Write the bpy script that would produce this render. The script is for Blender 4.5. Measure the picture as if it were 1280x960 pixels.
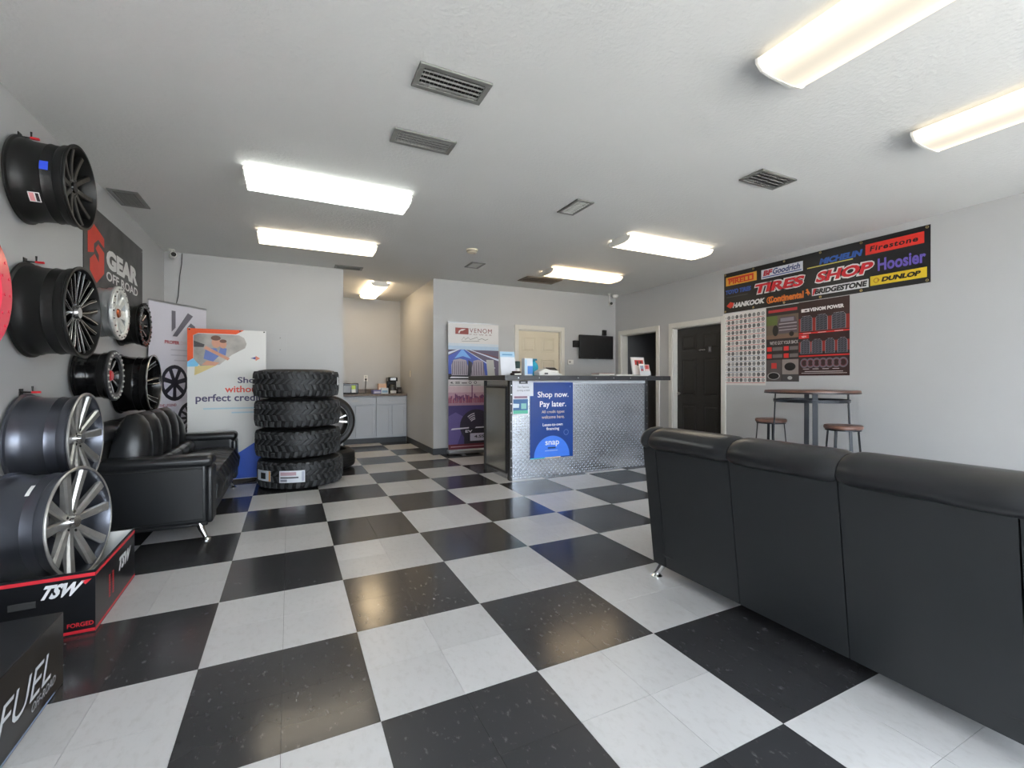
import bpy, math, random
from math import sin, cos, pi, radians as R_, floor, sqrt
from mathutils import Vector, Matrix
random.seed(7)
for o in list(bpy.data.objects): bpy.data.objects.remove(o)
C = bpy.context.scene.collection
S = bpy.context.scene

# ------------------------------------------------------------------ camera
CX, CY, CH, YAW, F = .3287, -1.5819, 1.1606, .4566, 567.15
cd = bpy.data.cameras.new('camera'); cam = bpy.data.objects.new('camera', cd); C.objects.link(cam)
cam.location = (CX, CY, CH); cam.rotation_euler = (pi/2, 0, -YAW)
cd.sensor_width = 36; cd.lens = F*36/1280; cd.shift_y = -4.65/1280; cd.clip_start = .05
S.camera = cam
# ------------------------------------------------------------------ world, exposure
wd = bpy.data.worlds.new('sky'); S.world = wd; wd.use_nodes = True
bg = wd.node_tree.nodes['Background']; bg.inputs[0].default_value = (.84, .92, 1.0, 1); bg.inputs[1].default_value = 8.8
vs = S.view_settings; vs.view_transform = 'Standard'; vs.look = 'None'; vs.gamma = 1; vs.use_curve_mapping = False
vs.exposure = 0.32
sl = bpy.data.lights.new('sun', 'SUN'); sl.energy = 53; sl.angle = .0095; sl.color = (1, .97, .94)
so = bpy.data.objects.new('sun', sl); C.objects.link(so); so.rotation_euler = (R_(-28), 0, R_(-14)); so.location = (0, 8, 12)   # high, behind the building: lights the pavement
LAMP = 3.6          # radiance of the ceiling lamps' lenses
XL, XR, YB, YF, H = -1.045, 5.88, 5.27, -2.75, 2.74
# ------------------------------------------------------------------ materials
def lin(c):
    if isinstance(c, str):
        c = c.lstrip('#'); c = tuple(int(c[i:i+2], 16)/255 for i in (0, 2, 4))
    return tuple(((v+.055)/1.055)**2.4 if v > .04045 else v/12.92 for v in c)
MC = {}
def mat(name, col, rough=.5, metal=0, var=.06, vscale=6, bump=0, bscale=80, coat=0, spec=.5, rvar=0, emit=0):
    if name in MC: return MC[name]
    m = bpy.data.materials.new(name); m.use_nodes = True; N = m.node_tree.nodes; L = m.node_tree.links
    b = N['Principled BSDF']; c = lin(col)
    b.inputs['Roughness'].default_value = rough; b.inputs['Metallic'].default_value = metal
    b.inputs['Coat Weight'].default_value = coat; b.inputs['Coat Roughness'].default_value = .12
    b.inputs['Specular IOR Level'].default_value = spec
    tc = N.new('ShaderNodeTexCoord'); nz = N.new('ShaderNodeTexNoise'); nz.inputs['Scale'].default_value = vscale; nz.inputs['Detail'].default_value = 4
    L.new(tc.outputs['Object'], nz.inputs['Vector'])
    rp = N.new('ShaderNodeValToRGB'); rp.color_ramp.elements[0].position = .3; rp.color_ramp.elements[1].position = .7
    rp.color_ramp.elements[0].color = tuple(v*(1-var) for v in c)+(1,); rp.color_ramp.elements[1].color = tuple(min(1, v*(1+var)) for v in c)+(1,)
    L.new(nz.outputs['Fac'], rp.inputs[0]); L.new(rp.outputs[0], b.inputs['Base Color'])
    if rvar:
        mr = N.new('ShaderNodeMapRange'); mr.inputs[3].default_value = rough-rvar; mr.inputs[4].default_value = rough+rvar
        L.new(nz.outputs['Fac'], mr.inputs[0]); L.new(mr.outputs[0], b.inputs['Roughness'])
    if bump:
        n2 = N.new('ShaderNodeTexNoise'); n2.inputs['Scale'].default_value = bscale; n2.inputs['Detail'].default_value = 3
        L.new(tc.outputs['Object'], n2.inputs['Vector'])
        bm = N.new('ShaderNodeBump'); bm.inputs['Strength'].default_value = bump; bm.inputs['Distance'].default_value = .01
        L.new(n2.outputs['Fac'], bm.inputs['Height']); L.new(bm.outputs[0], b.inputs['Normal'])
    if emit:
        b.inputs['Emission Color'].default_value = c+(1,); b.inputs['Emission Strength'].default_value = emit
    MC[name] = m; return m
def ink(h, rough=.45):
    return mat('ink_'+h.strip('#')+('' if rough == .45 else '_g'), h, rough, 0, .03, 20)

def tile_mat(name, base, fleck, lo, hi, rough):
    m = bpy.data.materials.new(name); m.use_nodes = True; N = m.node_tree.nodes; L = m.node_tree.links
    b = N['Principled BSDF']; g = N.new('ShaderNodeNewGeometry'); b.inputs['Specular IOR Level'].default_value = .7
    n1 = N.new('ShaderNodeTexNoise'); n1.inputs['Scale'].default_value = 38; n1.inputs['Detail'].default_value = 5; n1.inputs['Roughness'].default_value = .65
    mp = N.new('ShaderNodeMapping'); mp.inputs['Scale'].default_value = (1, .55, 1); mp.inputs['Rotation'].default_value = (0, 0, .5)
    L.new(g.outputs['Position'], mp.inputs[0]); L.new(mp.outputs[0], n1.inputs['Vector'])
    r1 = N.new('ShaderNodeValToRGB'); r1.color_ramp.elements[0].position = lo; r1.color_ramp.elements[1].position = hi
    r1.color_ramp.elements[0].color = lin(base)+(1,); r1.color_ramp.elements[1].color = lin(fleck)+(1,)
    L.new(n1.outputs['Fac'], r1.inputs[0])
    n2 = N.new('ShaderNodeTexNoise'); n2.inputs['Scale'].default_value = 2.2; n2.inputs['Detail'].default_value = 4
    L.new(g.outputs['Position'], n2.inputs['Vector'])
    oi = N.new('ShaderNodeObjectInfo'); mr = N.new('ShaderNodeMapRange'); mr.inputs[3].default_value = .93; mr.inputs[4].default_value = 1.05
    L.new(oi.outputs['Random'], mr.inputs[0])
    m2 = N.new('ShaderNodeMapRange'); m2.inputs[3].default_value = .86; m2.inputs[4].default_value = 1.12
    L.new(n2.outputs['Fac'], m2.inputs[0])
    mu = N.new('ShaderNodeMath'); mu.operation = 'MULTIPLY'; L.new(mr.outputs[0], mu.inputs[0]); L.new(m2.outputs[0], mu.inputs[1])
    sc = N.new('ShaderNodeVectorMath'); sc.operation = 'SCALE'; L.new(r1.outputs[0], sc.inputs[0]); L.new(mu.outputs[0], sc.inputs['Scale'])
    L.new(sc.outputs[0], b.inputs['Base Color'])
    r3 = N.new('ShaderNodeMapRange'); r3.inputs[3].default_value = rough-.05; r3.inputs[4].default_value = rough+.06
    L.new(n2.outputs['Fac'], r3.inputs[0]); L.new(r3.outputs[0], b.inputs['Roughness'])
    n4 = N.new('ShaderNodeTexNoise'); n4.inputs['Scale'].default_value = 7; L.new(g.outputs['Position'], n4.inputs['Vector'])
    bp = N.new('ShaderNodeBump'); bp.inputs['Strength'].default_value = .06; bp.inputs['Distance'].default_value = .01
    L.new(n4.outputs['Fac'], bp.inputs['Height']); L.new(bp.outputs[0], b.inputs['Normal'])
    return m

def plate_mat():
    m = bpy.data.materials.new('diamond_plate'); m.use_nodes = True; N = m.node_tree.nodes; L = m.node_tree.links
    b = N['Principled BSDF']; b.inputs['Metallic'].default_value = 1; b.inputs['Roughness'].default_value = .2
    b.inputs['Base Color'].default_value = (.50, .53, .58, 1)
    tc = N.new('ShaderNodeTexCoord'); sp = N.new('ShaderNodeSeparateXYZ'); L.new(tc.outputs['Object'], sp.inputs[0])
    def M(op, a, c=None, d=None):
        n = N.new('ShaderNodeMath'); n.operation = op
        for i, v in enumerate((a, c, d)):
            if v is None: continue
            if isinstance(v, (int, float)): n.inputs[i].default_value = v
            else: L.new(v, n.inputs[i])
        return n.outputs[0]
    hsum = M('ADD', sp.outputs[0], sp.outputs[1])
    u = M('MULTIPLY', hsum, 1/.034); v = M('MULTIPLY', sp.outputs[2], 1/.034)
    fu = M('SUBTRACT', M('FRACT', u), .5); fv = M('SUBTRACT', M('FRACT', v), .5)
    par = M('FLOORED_MODULO', M('ADD', M('FLOOR', u), M('FLOOR', v)), 2)
    a = M('ADD', fu, fv); c = M('SUBTRACT', fu, fv)
    def mixf(x, y): return M('ADD', M('MULTIPLY', x, M('SUBTRACT', 1, par)), M('MULTIPLY', y, par))
    A = mixf(a, c); B = mixf(c, a)
    d = M('ADD', M('POWER', M('ABSOLUTE', M('DIVIDE', A, .62)), 2), M('POWER', M('ABSOLUTE', M('DIVIDE', B, .24)), 2))
    hgt = M('MAXIMUM', M('SUBTRACT', 1, d), 0)
    bp = N.new('ShaderNodeBump'); bp.inputs['Strength'].default_value = .08; bp.inputs['Distance'].default_value = .004
    L.new(hgt, bp.inputs['Height']); L.new(bp.outputs[0], b.inputs['Normal'])
    nz = N.new('ShaderNodeTexNoise'); nz.inputs['Scale'].default_value = 3; L.new(tc.outputs['Object'], nz.inputs['Vector'])
    mr = N.new('ShaderNodeMapRange'); mr.inputs[3].default_value = .14; mr.inputs[4].default_value = .30
    L.new(nz.outputs['Fac'], mr.inputs[0]); L.new(mr.outputs[0], b.inputs['Roughness'])
    return m

def lens_mat(name, col, strength, axis, half):
    # a lens with two tubes behind it: brighter bands along the tubes
    m = bpy.data.materials.new(name); m.use_nodes = True; N = m.node_tree.nodes; L = m.node_tree.links
    b = N['Principled BSDF']; b.inputs['Base Color'].default_value = (.30, .30, .29, 1); b.inputs['Roughness'].default_value = .35
    tc = N.new('ShaderNodeTexCoord'); sp = N.new('ShaderNodeSeparateXYZ'); L.new(tc.outputs['Object'], sp.inputs[0])
    k = N.new('ShaderNodeMath'); k.operation = 'MULTIPLY'; k.inputs[1].default_value = 2*pi/half; L.new(sp.outputs[axis], k.inputs[0])
    cs = N.new('ShaderNodeMath'); cs.operation = 'COSINE'; L.new(k.outputs[0], cs.inputs[0])
    mr = N.new('ShaderNodeMapRange'); mr.inputs[1].default_value = -1; mr.inputs[2].default_value = 1
    mr.inputs[3].default_value = strength*1.25; mr.inputs[4].default_value = strength*.6; L.new(cs.outputs[0], mr.inputs[0])
    b.inputs['Emission Color'].default_value = col+(1,); L.new(mr.outputs[0], b.inputs['Emission Strength'])
    return m

def pane_mat():
    m = bpy.data.materials.new('window_glass'); m.use_nodes = True; N = m.node_tree.nodes; L = m.node_tree.links
    N.remove(N['Principled BSDF']); t = N.new('ShaderNodeBsdfTransparent'); t.inputs[0].default_value = (.96, .965, .97, 1)
    g = N.new('ShaderNodeBsdfGlossy'); g.inputs['Roughness'].default_value = .03
    mx = N.new('ShaderNodeMixShader'); mx.inputs[0].default_value = .08
    L.new(t.outputs[0], mx.inputs[1]); L.new(g.outputs[0], mx.inputs[2]); L.new(mx.outputs[0], N['Material Output'].inputs[0])
    return m

# ------------------------------------------------------------------ mesh builder
class MB:
    def __init__(s): s.v = []; s.f = []
    def add(s, vs, fs):
        n = len(s.v); s.v += [tuple(p) for p in vs]; s.f += [tuple(i+n for i in f) for f in fs]; return s
    def box(s, x0, x1, y0, y1, z0, z1, M=None):
        vs = [(x, y, z) for z in (z0, z1) for y in (y0, y1) for x in (x0, x1)]
        if M is not None: vs = [M @ Vector(p) for p in vs]
        return s.add(vs, [(0, 2, 3, 1), (4, 5, 7, 6), (0, 1, 5, 4), (2, 6, 7, 3), (0, 4, 6, 2), (1, 3, 7, 5)])
    def hexa(s, p):   # 8 points: bottom 4 (ccw), top 4
        return s.add(p, [(3, 2, 1, 0), (4, 5, 6, 7), (0, 1, 5, 4), (1, 2, 6, 5), (2, 3, 7, 6), (3, 0, 4, 7)])
    def lathe(s, prof, n=48, axis='z', closed=True, c=(0, 0, 0)):
        k = len(prof); vs = []
        for i in range(n):
            a = 2*pi*i/n
            for (r, h) in prof:
                p = (r*cos(a), r*sin(a), h) if axis == 'z' else ((h, r*cos(a), r*sin(a)) if axis == 'x' else (r*sin(a), h, r*cos(a)))
                vs.append((p[0]+c[0], p[1]+c[1], p[2]+c[2]))
        fs = []
        for i in range(n):
            j = (i+1) % n
            for q in range(k if closed else k-1):
                w = (q+1) % k
                fs.append((i*k+q, j*k+q, j*k+w, i*k+w))
        return s.add(vs, fs)
    def disc(s, r, n=32, axis='z', h=0, t=.005, c=(0, 0, 0), r2=None):
        r2 = r if r2 is None else r2
        return s.lathe([(1e-4, h), (r, h), (r2, h+t), (1e-4, h+t)], n, axis, True, c)
    def tube(s, path, r, n=8, cap=True):
        P = [Vector(p) for p in path]; k = len(P); vs = []
        rs = r if isinstance(r, (list, tuple)) else [r]*k
        up = None
        for i, p in enumerate(P):
            d = (P[min(i+1, k-1)]-P[max(i-1, 0)]).normalized()
            if up is None: up = d.orthogonal().normalized()
            up = (up-d*up.dot(d)).normalized(); sd = d.cross(up)
            for j in range(n):
                a = 2*pi*j/n; vs.append(p+(up*cos(a)+sd*sin(a))*rs[i])
        fs = [(i*n+j, i*n+(j+1) % n, (i+1)*n+(j+1) % n, (i+1)*n+j) for i in range(k-1) for j in range(n)]
        if cap: fs += [tuple(range(n-1, -1, -1)), tuple(range((k-1)*n, k*n))]
        return s.add(vs, fs)
    def loft(s, rings, cap=True, closed=True):
        n = len(rings[0]); vs = [p for r in rings for p in r]; fs = []
        for i in range(len(rings)-1):
            for j in range(n if closed else n-1):
                w = (j+1) % n; fs.append((i*n+j, i*n+w, (i+1)*n+w, (i+1)*n+j))
        if cap: fs += [tuple(range(n-1, -1, -1)), tuple(range((len(rings)-1)*n, len(rings)*n))]
        return s.add(vs, fs)
    def extr(s, poly, y0, y1):     # polygon in local XZ, extruded along Y
        n = len(poly); vs = [(x, y0, z) for x, z in poly]+[(x, y1, z) for x, z in poly]
        fs = [tuple(range(n)), tuple(range(2*n-1, n-1, -1))]+[(i, n+i, n+(i+1) % n, (i+1) % n) for i in range(n)]
        return s.add(vs, fs)
    # flat print in local XZ facing -Y
    def flat(s, poly, y): return s.add([(x, y, z) for x, z in poly], [tuple(range(len(poly)))])
    def rect(s, x0, x1, z0, z1, y): return s.flat([(x0, z0), (x1, z0), (x1, z1), (x0, z1)], y)
    def fdisc(s, x, z, rx, rz, y, n=20): return s.flat([(x+rx*cos(2*pi*i/n), z+rz*sin(2*pi*i/n)) for i in range(n)], y)
    def fring(s, x, z, r0x, r0z, k, y, n=24):
        vs = [];
        for i in range(n):
            a = 2*pi*i/n
            vs += [(x+r0x*cos(a), y, z+r0z*sin(a)), (x+k*r0x*cos(a), y, z+k*r0z*sin(a))]
        return s.add(vs, [(2*i, 2*((i+1) % n), 2*((i+1) % n)+1, 2*i+1) for i in range(n)])
    def mesh(s, name, m, smooth=True, ang=35):
        me = bpy.data.meshes.new(name); me.from_pydata(s.v, [], s.f); me.update()
        if m: me.materials.append(m)
        if smooth:
            me.polygons.foreach_set('use_smooth', [True]*len(me.polygons)); me.set_sharp_from_angle(angle=R_(ang))
        return me
    def build(s, name, m, parent=None, smooth=True, bevel=0, seg=2, subsurf=0, loc=None, fix=True):
        me = s.mesh(name, m, smooth)
        if fix:
            import bmesh
            bm = bmesh.new(); bm.from_mesh(me); bmesh.ops.recalc_face_normals(bm, faces=bm.faces); bm.to_mesh(me); bm.free()
            if smooth: me.set_sharp_from_angle(angle=R_(35))
        o = bpy.data.objects.new(name, me); C.objects.link(o)
        if parent is not None: o.parent = parent
        if loc: o.location = loc
        if bevel:
            b = o.modifiers.new('bevel', 'BEVEL'); b.width = bevel; b.segments = seg; b.limit_method = 'ANGLE'; b.angle_limit = R_(40)
        if subsurf:
            b = o.modifiers.new('sub', 'SUBSURF'); b.levels = subsurf; b.render_levels = subsurf
        return o
def tag(o, label, cat, group=None):
    o['label'] = label; o['category'] = cat
    if group: o['group'] = group
    return o
def thing(name, label, cat, loc=(0, 0, 0), rz=0, group=None):
    o = bpy.data.objects.new(name, None); C.objects.link(o); o.empty_display_size = .05
    o.location = loc; o.rotation_euler = (0, 0, rz); return tag(o, label, cat, group)
def struct(o): o['kind'] = 'structure'; return o
def stuff(o): o['kind'] = 'stuff'; return o
def kids(o): return [c for c in bpy.data.objects if c.parent == o]
def dup(root, label, loc, rz=None, group=None):
    r = root.copy(); C.objects.link(r); r.location = loc; r['label'] = label
    if rz is not None: r.rotation_euler = (0, 0, rz)
    if group: r['group'] = group
    for ch in kids(root):
        c = ch.copy(); C.objects.link(c); c.parent = r
        for g in kids(ch):
            d = g.copy(); C.objects.link(d); d.parent = c
    return r
# ------------------------------------------------------------------ lettering (flat print fitted into a box in local XZ)
def text(parent, st, x0, x1, z0, z1, m, y=-.004, shear=0, bold=0, lines=None, name='lettering', skew=0, space=1.0, lab=None):
    cu = bpy.data.curves.new('t', 'FONT'); cu.body = st; cu.size = 1; cu.offset = bold; cu.align_x = 'CENTER'; cu.resolution_u = 3; cu.space_character = space
    to = bpy.data.objects.new('t', cu); C.objects.link(to)
    dg = bpy.context.evaluated_depsgraph_get(); me = bpy.data.meshes.new_from_object(to.evaluated_get(dg))
    bpy.data.objects.remove(to); bpy.data.curves.remove(cu)
    xs = [v.co.x for v in me.vertices]; ys = [v.co.y for v in me.vertices]
    a, b, c, d = min(xs), max(xs), min(ys), max(ys)
    for v in me.vertices:
        fx = (v.co.x-a)/(b-a); fz = (v.co.y-c)/(d-c)
        zz = z0+(z1-z0)*fz
        xx = x0+shear*(fz)*(z1-z0)+(x1-x0-abs(shear)*(z1-z0))*fx
        v.co = (xx, y, zz+skew*(xx-x0))
    me.materials.clear(); me.materials.append(m); me.name = name
    o = bpy.data.objects.new(name, me); C.objects.link(o); o.parent = parent
    if lab: o['label'] = lab
    return o
# ------------------------------------------------------------------ the room
PAINT = mat('wall_paint', '#bababa', .42, 0, .02, 1.5, .05, 140)
CEIL = mat('ceiling_paint', '#dddddb', .75, 0, .02, 1.2, .35, 42)
TRIM = mat('white_trim', '#dcd9d2', .4, 0, .02, 5)
COVE = mat('vinyl_cove', '#3c3f44', .45, 0, .08, 8)
DARK = mat('dark_void', '#1b1b1c', .8)
def wall(name, boxes, m=PAINT, parent=None):
    b = MB()
    for q in boxes: b.box(*q)
    o = b.build(name, m, parent, smooth=False)
    if parent is None: struct(o)
    return o
T = .14
AX0, AX1, AY = 1.02, 2.335, 7.59
wall('wall_left', [(XL-T, XL, YF, YB+T, 0, H)])
wall('wall_back_left', [(XL, AX0, YB, YB+T, 0, H)])
D1 = (3.81, 4.66, 2.03)
wall('wall_back_centre', [(AX1, D1[0], YB, YB+T, 0, H), (D1[1], XR+T, YB, YB+T, 0, H), (D1[0], D1[1], YB, YB+T, D1[2], H)])
wall('wall_alcove_left', [(AX0-T, AX0, YB+T, AY, 0, H)])
wall('wall_alcove_right', [(AX1, AX1+T, YB+T, AY, 0, H)])
wall('wall_alcove_back', [(AX0-T, AX1+T, AY, AY+T, 0, H)])
D2 = (4.20, 5.10, 2.0); D3 = (2.92, 3.84, 2.0)
wall('wall_right', [(XR, XR+T, YF, D3[0], 0, H), (XR, XR+T, D3[1], D2[0], 0, H), (XR, XR+T, D2[1], YB, 0, H), (XR, XR+T, D3[0], D3[1], D3[2], H), (XR, XR+T, D2[0], D2[1], D2[2], H)])
# dim room behind the open doorway and behind the cream door
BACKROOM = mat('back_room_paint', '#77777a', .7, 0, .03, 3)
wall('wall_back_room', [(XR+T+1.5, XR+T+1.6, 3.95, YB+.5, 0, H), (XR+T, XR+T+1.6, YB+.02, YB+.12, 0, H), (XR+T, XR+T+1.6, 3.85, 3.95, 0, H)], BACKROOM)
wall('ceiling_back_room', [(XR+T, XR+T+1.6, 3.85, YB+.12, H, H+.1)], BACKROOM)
struct(MB().box(XR, XR+T+1.6, 3.85, YB+.12, -.12, -.004).build('floor_back_room', mat('back_room_floor', '#5a4c42', .6), None, False))
# front: a storefront of four glazed bays behind the camera
FW = [(XL+.25, .50), (.62, 2.18), (2.30, 3.86), (3.98, XR-.30)]
fb = [(XL-T, FW[0][0], YF-T, YF, 0, H), (FW[-1][1], XR+T, YF-T, YF, 0, H), (FW[0][0], FW[-1][1], YF-T, YF, 2.45, H), (FW[0][0], FW[-1][1], YF-T, YF, 0, .12)]
for a, b in zip(FW[:-1], FW[1:]): fb.append((a[1], b[0], YF-T, YF, .12, 2.45))
wall('wall_front', fb)
ALU = mat('dark_aluminium', '#3a3c3e', .4, .8); GL = pane_mat()
for i, (a, b) in enumerate(FW):
    w = bpy.data.objects.new('window_%d' % (i+1), None); C.objects.link(w); w.location = ((a+b)/2, YF-T/2, .12); struct(w)
    hw = (b-a)/2; hh = 2.33
    for q in ((-hw, -hw+.05, 0, hh), (hw-.05, hw, 0, hh), (-hw+.05, hw-.05, 0, .05), (-hw+.05, hw-.05, hh-.05, hh)):
        MB().box(q[0], q[1], -.03, .03, q[2], q[3]).build('window_frame', ALU, w)
    MB().box(-hw+.05, hw-.05, -.004, .004, .05, hh-.05).build('window_pane', GL, w, False)
    pl = bpy.data.lights.new('portal', 'AREA'); pl.shape = 'RECTANGLE'; pl.size = 2*hw; pl.size_y = hh; pl.cycles.is_portal = True
    po = bpy.data.objects.new('daylight_portal', pl); C.objects.link(po); po.location = ((a+b)/2, YF-T-.02, .12+hh/2); po.rotation_euler = (pi/2, 0, pi)
struct(MB().box(-14, 18, -22, YF-T, -.14, -.02).build('ground_outside', mat('pavement', '#a9a7a2', .9, 0, .1, 3), None, False))
struct(MB().box(XL-T, XR+T, YF-T, YB+T, H, H+.1).box(AX0-T, AX1+T, YB+T, AY+T, H, H+.1).build('ceiling', CEIL, None, False))
# ---- floor: slab + one-foot tiles laid as a checker of two-foot squares
TW = tile_mat('white_tile', '#c3c2c2', '#b7b5b4', .50, .75, .30)
TK = tile_mat('black_tile', '#353537', '#6c6c6f', .60, .78, .17)
slab = struct(MB().box(XL-T, XR+T, YF-T, YB+T, -.12, -.004).box(AX0-T, AX1+T, YB+T, AY+T, -.12, -.004).build('floor', mat('floor_seam', '#4a4846', .8), None, False))
ft = .3048
def proj(x, y, z):
    dx, dy = x-CX, y-CY; s_, c_ = sin(YAW), cos(YAW); f_ = dx*s_+dy*c_; r_ = dx*c_-dy*s_
    return None if f_ < .15 else (640+F*r_/f_, 475.35-F*(z-CH)/f_)
tiles = []
def addt(x0, x1, y0, y1, k):
    if x1-x0 < .012 or y1-y0 < .012: return
    pp = [proj(*p, 0) for p in ((x0, y0), (x1, y0), (x1, y1), (x0, y1))]
    vis = 0
    if all(pp):
        inn = sum(0 <= u <= 1280 and 0 <= v <= 960 for u, v in pp)
        if inn:
            vis = abs(sum(pp[i][0]*pp[(i+1) % 4][1]-pp[(i+1) % 4][0]*pp[i][1] for i in range(4)))/2*inn/4
    # tiles wholly under the big furniture show nothing
    if 2.42 < x0 and x1 < 3.1 and -1.1 < y0 and y1 < .4: vis *= .01
    if 2.65 < x0 and x1 < 4.6 and 3.2 < y0 and y1 < 3.9: vis *= .01
    if x0 > 2.4 and y1 < 2.2 and x0 < 5.9 and y0 > -2.7: vis *= .2
    tiles.append((vis, x0, x1, y0, y1, k))
for i in range(-12, 60):
    for j in range(-30, 60):
        k = (floor(i/2)+floor(j/2)) % 2
        x0, x1, y0, y1 = i*ft, (i+1)*ft, j*ft, (j+1)*ft
        a0, a1, b0, b1 = max(x0, XL), min(x1, XR), max(y0, YF), min(y1, YB)
        if a1 > a0 and b1 > b0: addt(a0, a1, b0, b1, k)
        a0, a1, b0, b1 = max(x0, AX0), min(x1, AX1), max(y0, YB), min(y1, AY)
        if a1 > a0 and b1 > b0: addt(a0, a1, b0, b1, k)
tiles.sort(key=lambda t: -t[0])
g_ = .0006
tm = [MB().box(-.5, .5, -.5, .5, -.004, 0).mesh('tile', m, False) for m in (TK, TW)]
rest = [MB(), MB()]
for n, (vis, x0, x1, y0, y1, k) in enumerate(tiles):
    if n < 300:
        o = bpy.data.objects.new('tile', tm[k]); C.objects.link(o); o.parent = slab
        o.location = ((x0+x1)/2, (y0+y1)/2, 0); o.scale = (x1-x0-2*g_, y1-y0-2*g_, 1)
    else: rest[k].box(x0+g_, x1-g_, y0+g_, y1-g_, -.004, 0)
for k in (0, 1): stuff(rest[k].build('black_tiles' if k == 0 else 'white_tiles', (TK, TW)[k], slab, False))
# ---- cove base
def base(name, x0, x1, y0, y1): struct(MB().box(x0, x1, y0, y1, 0, .10).build(name, COVE, None, False, bevel=.003))
base('baseboard_left', XL, XL+.008, YF, YB); base('baseboard_back_left', XL+.008, AX0, YB-.008, YB)
base('baseboard_alcove_right', AX1-.008, AX1, YB, 7.0); base('baseboard_back_centre', AX1-.008, D1[0]-.07, YB-.008, YB)
base('baseboard_back_right', D1[1]+.07, XR, YB-.008, YB); base('baseboard_right', XR-.008, XR, YF, D3[0]-.08)
# ---- doors
def casing(name, boxes): 
    b = MB()
    for q in boxes: b.box(*q)
    return struct(b.build(name, TRIM, None, False, bevel=.004))
x0, x1, z1 = D1
CREAM = mat('cream_door', '#d8cdb6', .45, 0, .02, 3); CTRIM = mat('cream_trim', '#dcd8ce', .4, 0, .02, 4)
b = MB(); w = .07
for q in ((x0-w, x0, YB-.018, YB, 0, z1+w), (x1, x1+w, YB-.018, YB, 0, z1+w), (x0, x1, YB-.018, YB, z1, z1+w), (x0, x0+.015, YB, YB+T, 0, z1), (x1-.015, x1, YB, YB+T, 0, z1), (x0+.015, x1-.015, YB, YB+T, z1-.015, z1)): b.box(*q)
struct(b.build('trim_1', CTRIM, None, False, bevel=.004))
def paneldoor(name, m, wd, ht, rz, loc, th=.04, knobside=1, knobm=None):
    d = bpy.data.objects.new(name, None); C.objects.link(d); d.location = loc; d.rotation_euler = (0, 0, rz); struct(d)
    MB().box(-wd/2, wd/2, 0, th, .008, ht).build('door_leaf', m, d, False)
    # six raised panels with sunk surrounds
    for sx in (-1, 1):
        for (za, zb) in ((.10, .80), (.92, 1.52), (1.64, 1.90)):
            za, zb = za*ht/2.0, zb*ht/2.0
            cx = sx*wd*.235; pw = wd*.165
            fr = MB()
            for q in ((cx-pw, cx+pw, za, za+.018), (cx-pw, cx+pw, zb-.018, zb), (cx-pw, cx-pw+.018, za+.018, zb-.018), (cx+pw-.018, cx+pw, za+.018, zb-.018)): fr.box(q[0], q[1], -.007, 0, q[2], q[3])
            p = fr.build('panel_moulding', m, d, False, bevel=.004)
            MB().hexa([(cx-pw+.03, 0, za+.03), (cx+pw-.03, 0, za+.03), (cx+pw-.03, 0, zb-.03), (cx-pw+.03, 0, zb-.03), (cx-pw+.05, -.007, za+.05), (cx+pw-.05, -.007, za+.05), (cx+pw-.05, -.007, zb-.05), (cx-pw+.05, -.007, zb-.05)]).build('door_panel', m, d, False)
    if knobm: MB().lathe([(1e-4, -.06), (.022, -.055), (.027, -.04), (.02, -.028), (.01, -.02), (.01, 0), (1e-4, 0)], 20, 'y', False, (knobside*wd*.43, 0, .95)).build('door_knob', knobm, d)
    return d
NICK = mat('nickel', '#a8a49c', .3, 1)
paneldoor('door_1', CREAM, x1-x0-.034, z1-.018, 0, ((x0+x1)/2, YB+.05, 0), knobside=-1, knobm=NICK)
def rcasing(name, D):
    y0, y1, z1 = D; w = .075
    casing(name, [(XR-.018, XR, y0-w, y0, 0, z1+w), (XR-.018, XR, y1, y1+w, 0, z1+w), (XR-.018, XR, y0, y1, z1, z1+w), (XR, XR+T, y0, y0+.015, 0, z1), (XR, XR+T, y1-.015, y1, 0, z1), (XR, XR+T, y0+.015, y1-.015, z1-.015, z1)])
rcasing('trim_2', D2); rcasing('trim_3', D3)
BLK = mat('black_door_paint', '#2b2a29', .42, 0, .03, 5)
d3 = paneldoor('door_3', BLK, D3[1]-D3[0]-.034, D3[2]-.018, -pi/2, (XR+.085, (D3[0]+D3[1])/2, 0), knobside=-1, knobm=NICK)
# the plate on the black door
sg = thing('door_sign', 'small black sign plate with white lettering on the black panelled door', 'sign', (XR+.085, 3.31, 1.62), -pi/2)
MB().box(-.09, .05, -.0105, -.0075, -.028, .028).build('plate', mat('sign_black', '#111112', .35), sg, False)
text(sg, 'OFFICE', -.078, .04, -.008, .012, ink('#d8d8d6'), -.0112)
ds = thing('door_plaque', 'narrow grey plaque beside the sign on the black panelled door', 'sign', (XR+.085, 3.19, 1.625), -pi/2)
MB().box(-.025, .03, -.0105, -.0075, -.045, .045).build('plate', mat('plaque_grey', '#55565a', .4), ds, False)
MB().box(-.012, .017, -.012, -.0105, -.03, .03).build('pictogram', ink('#8a8c90'), ds, False)

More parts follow.
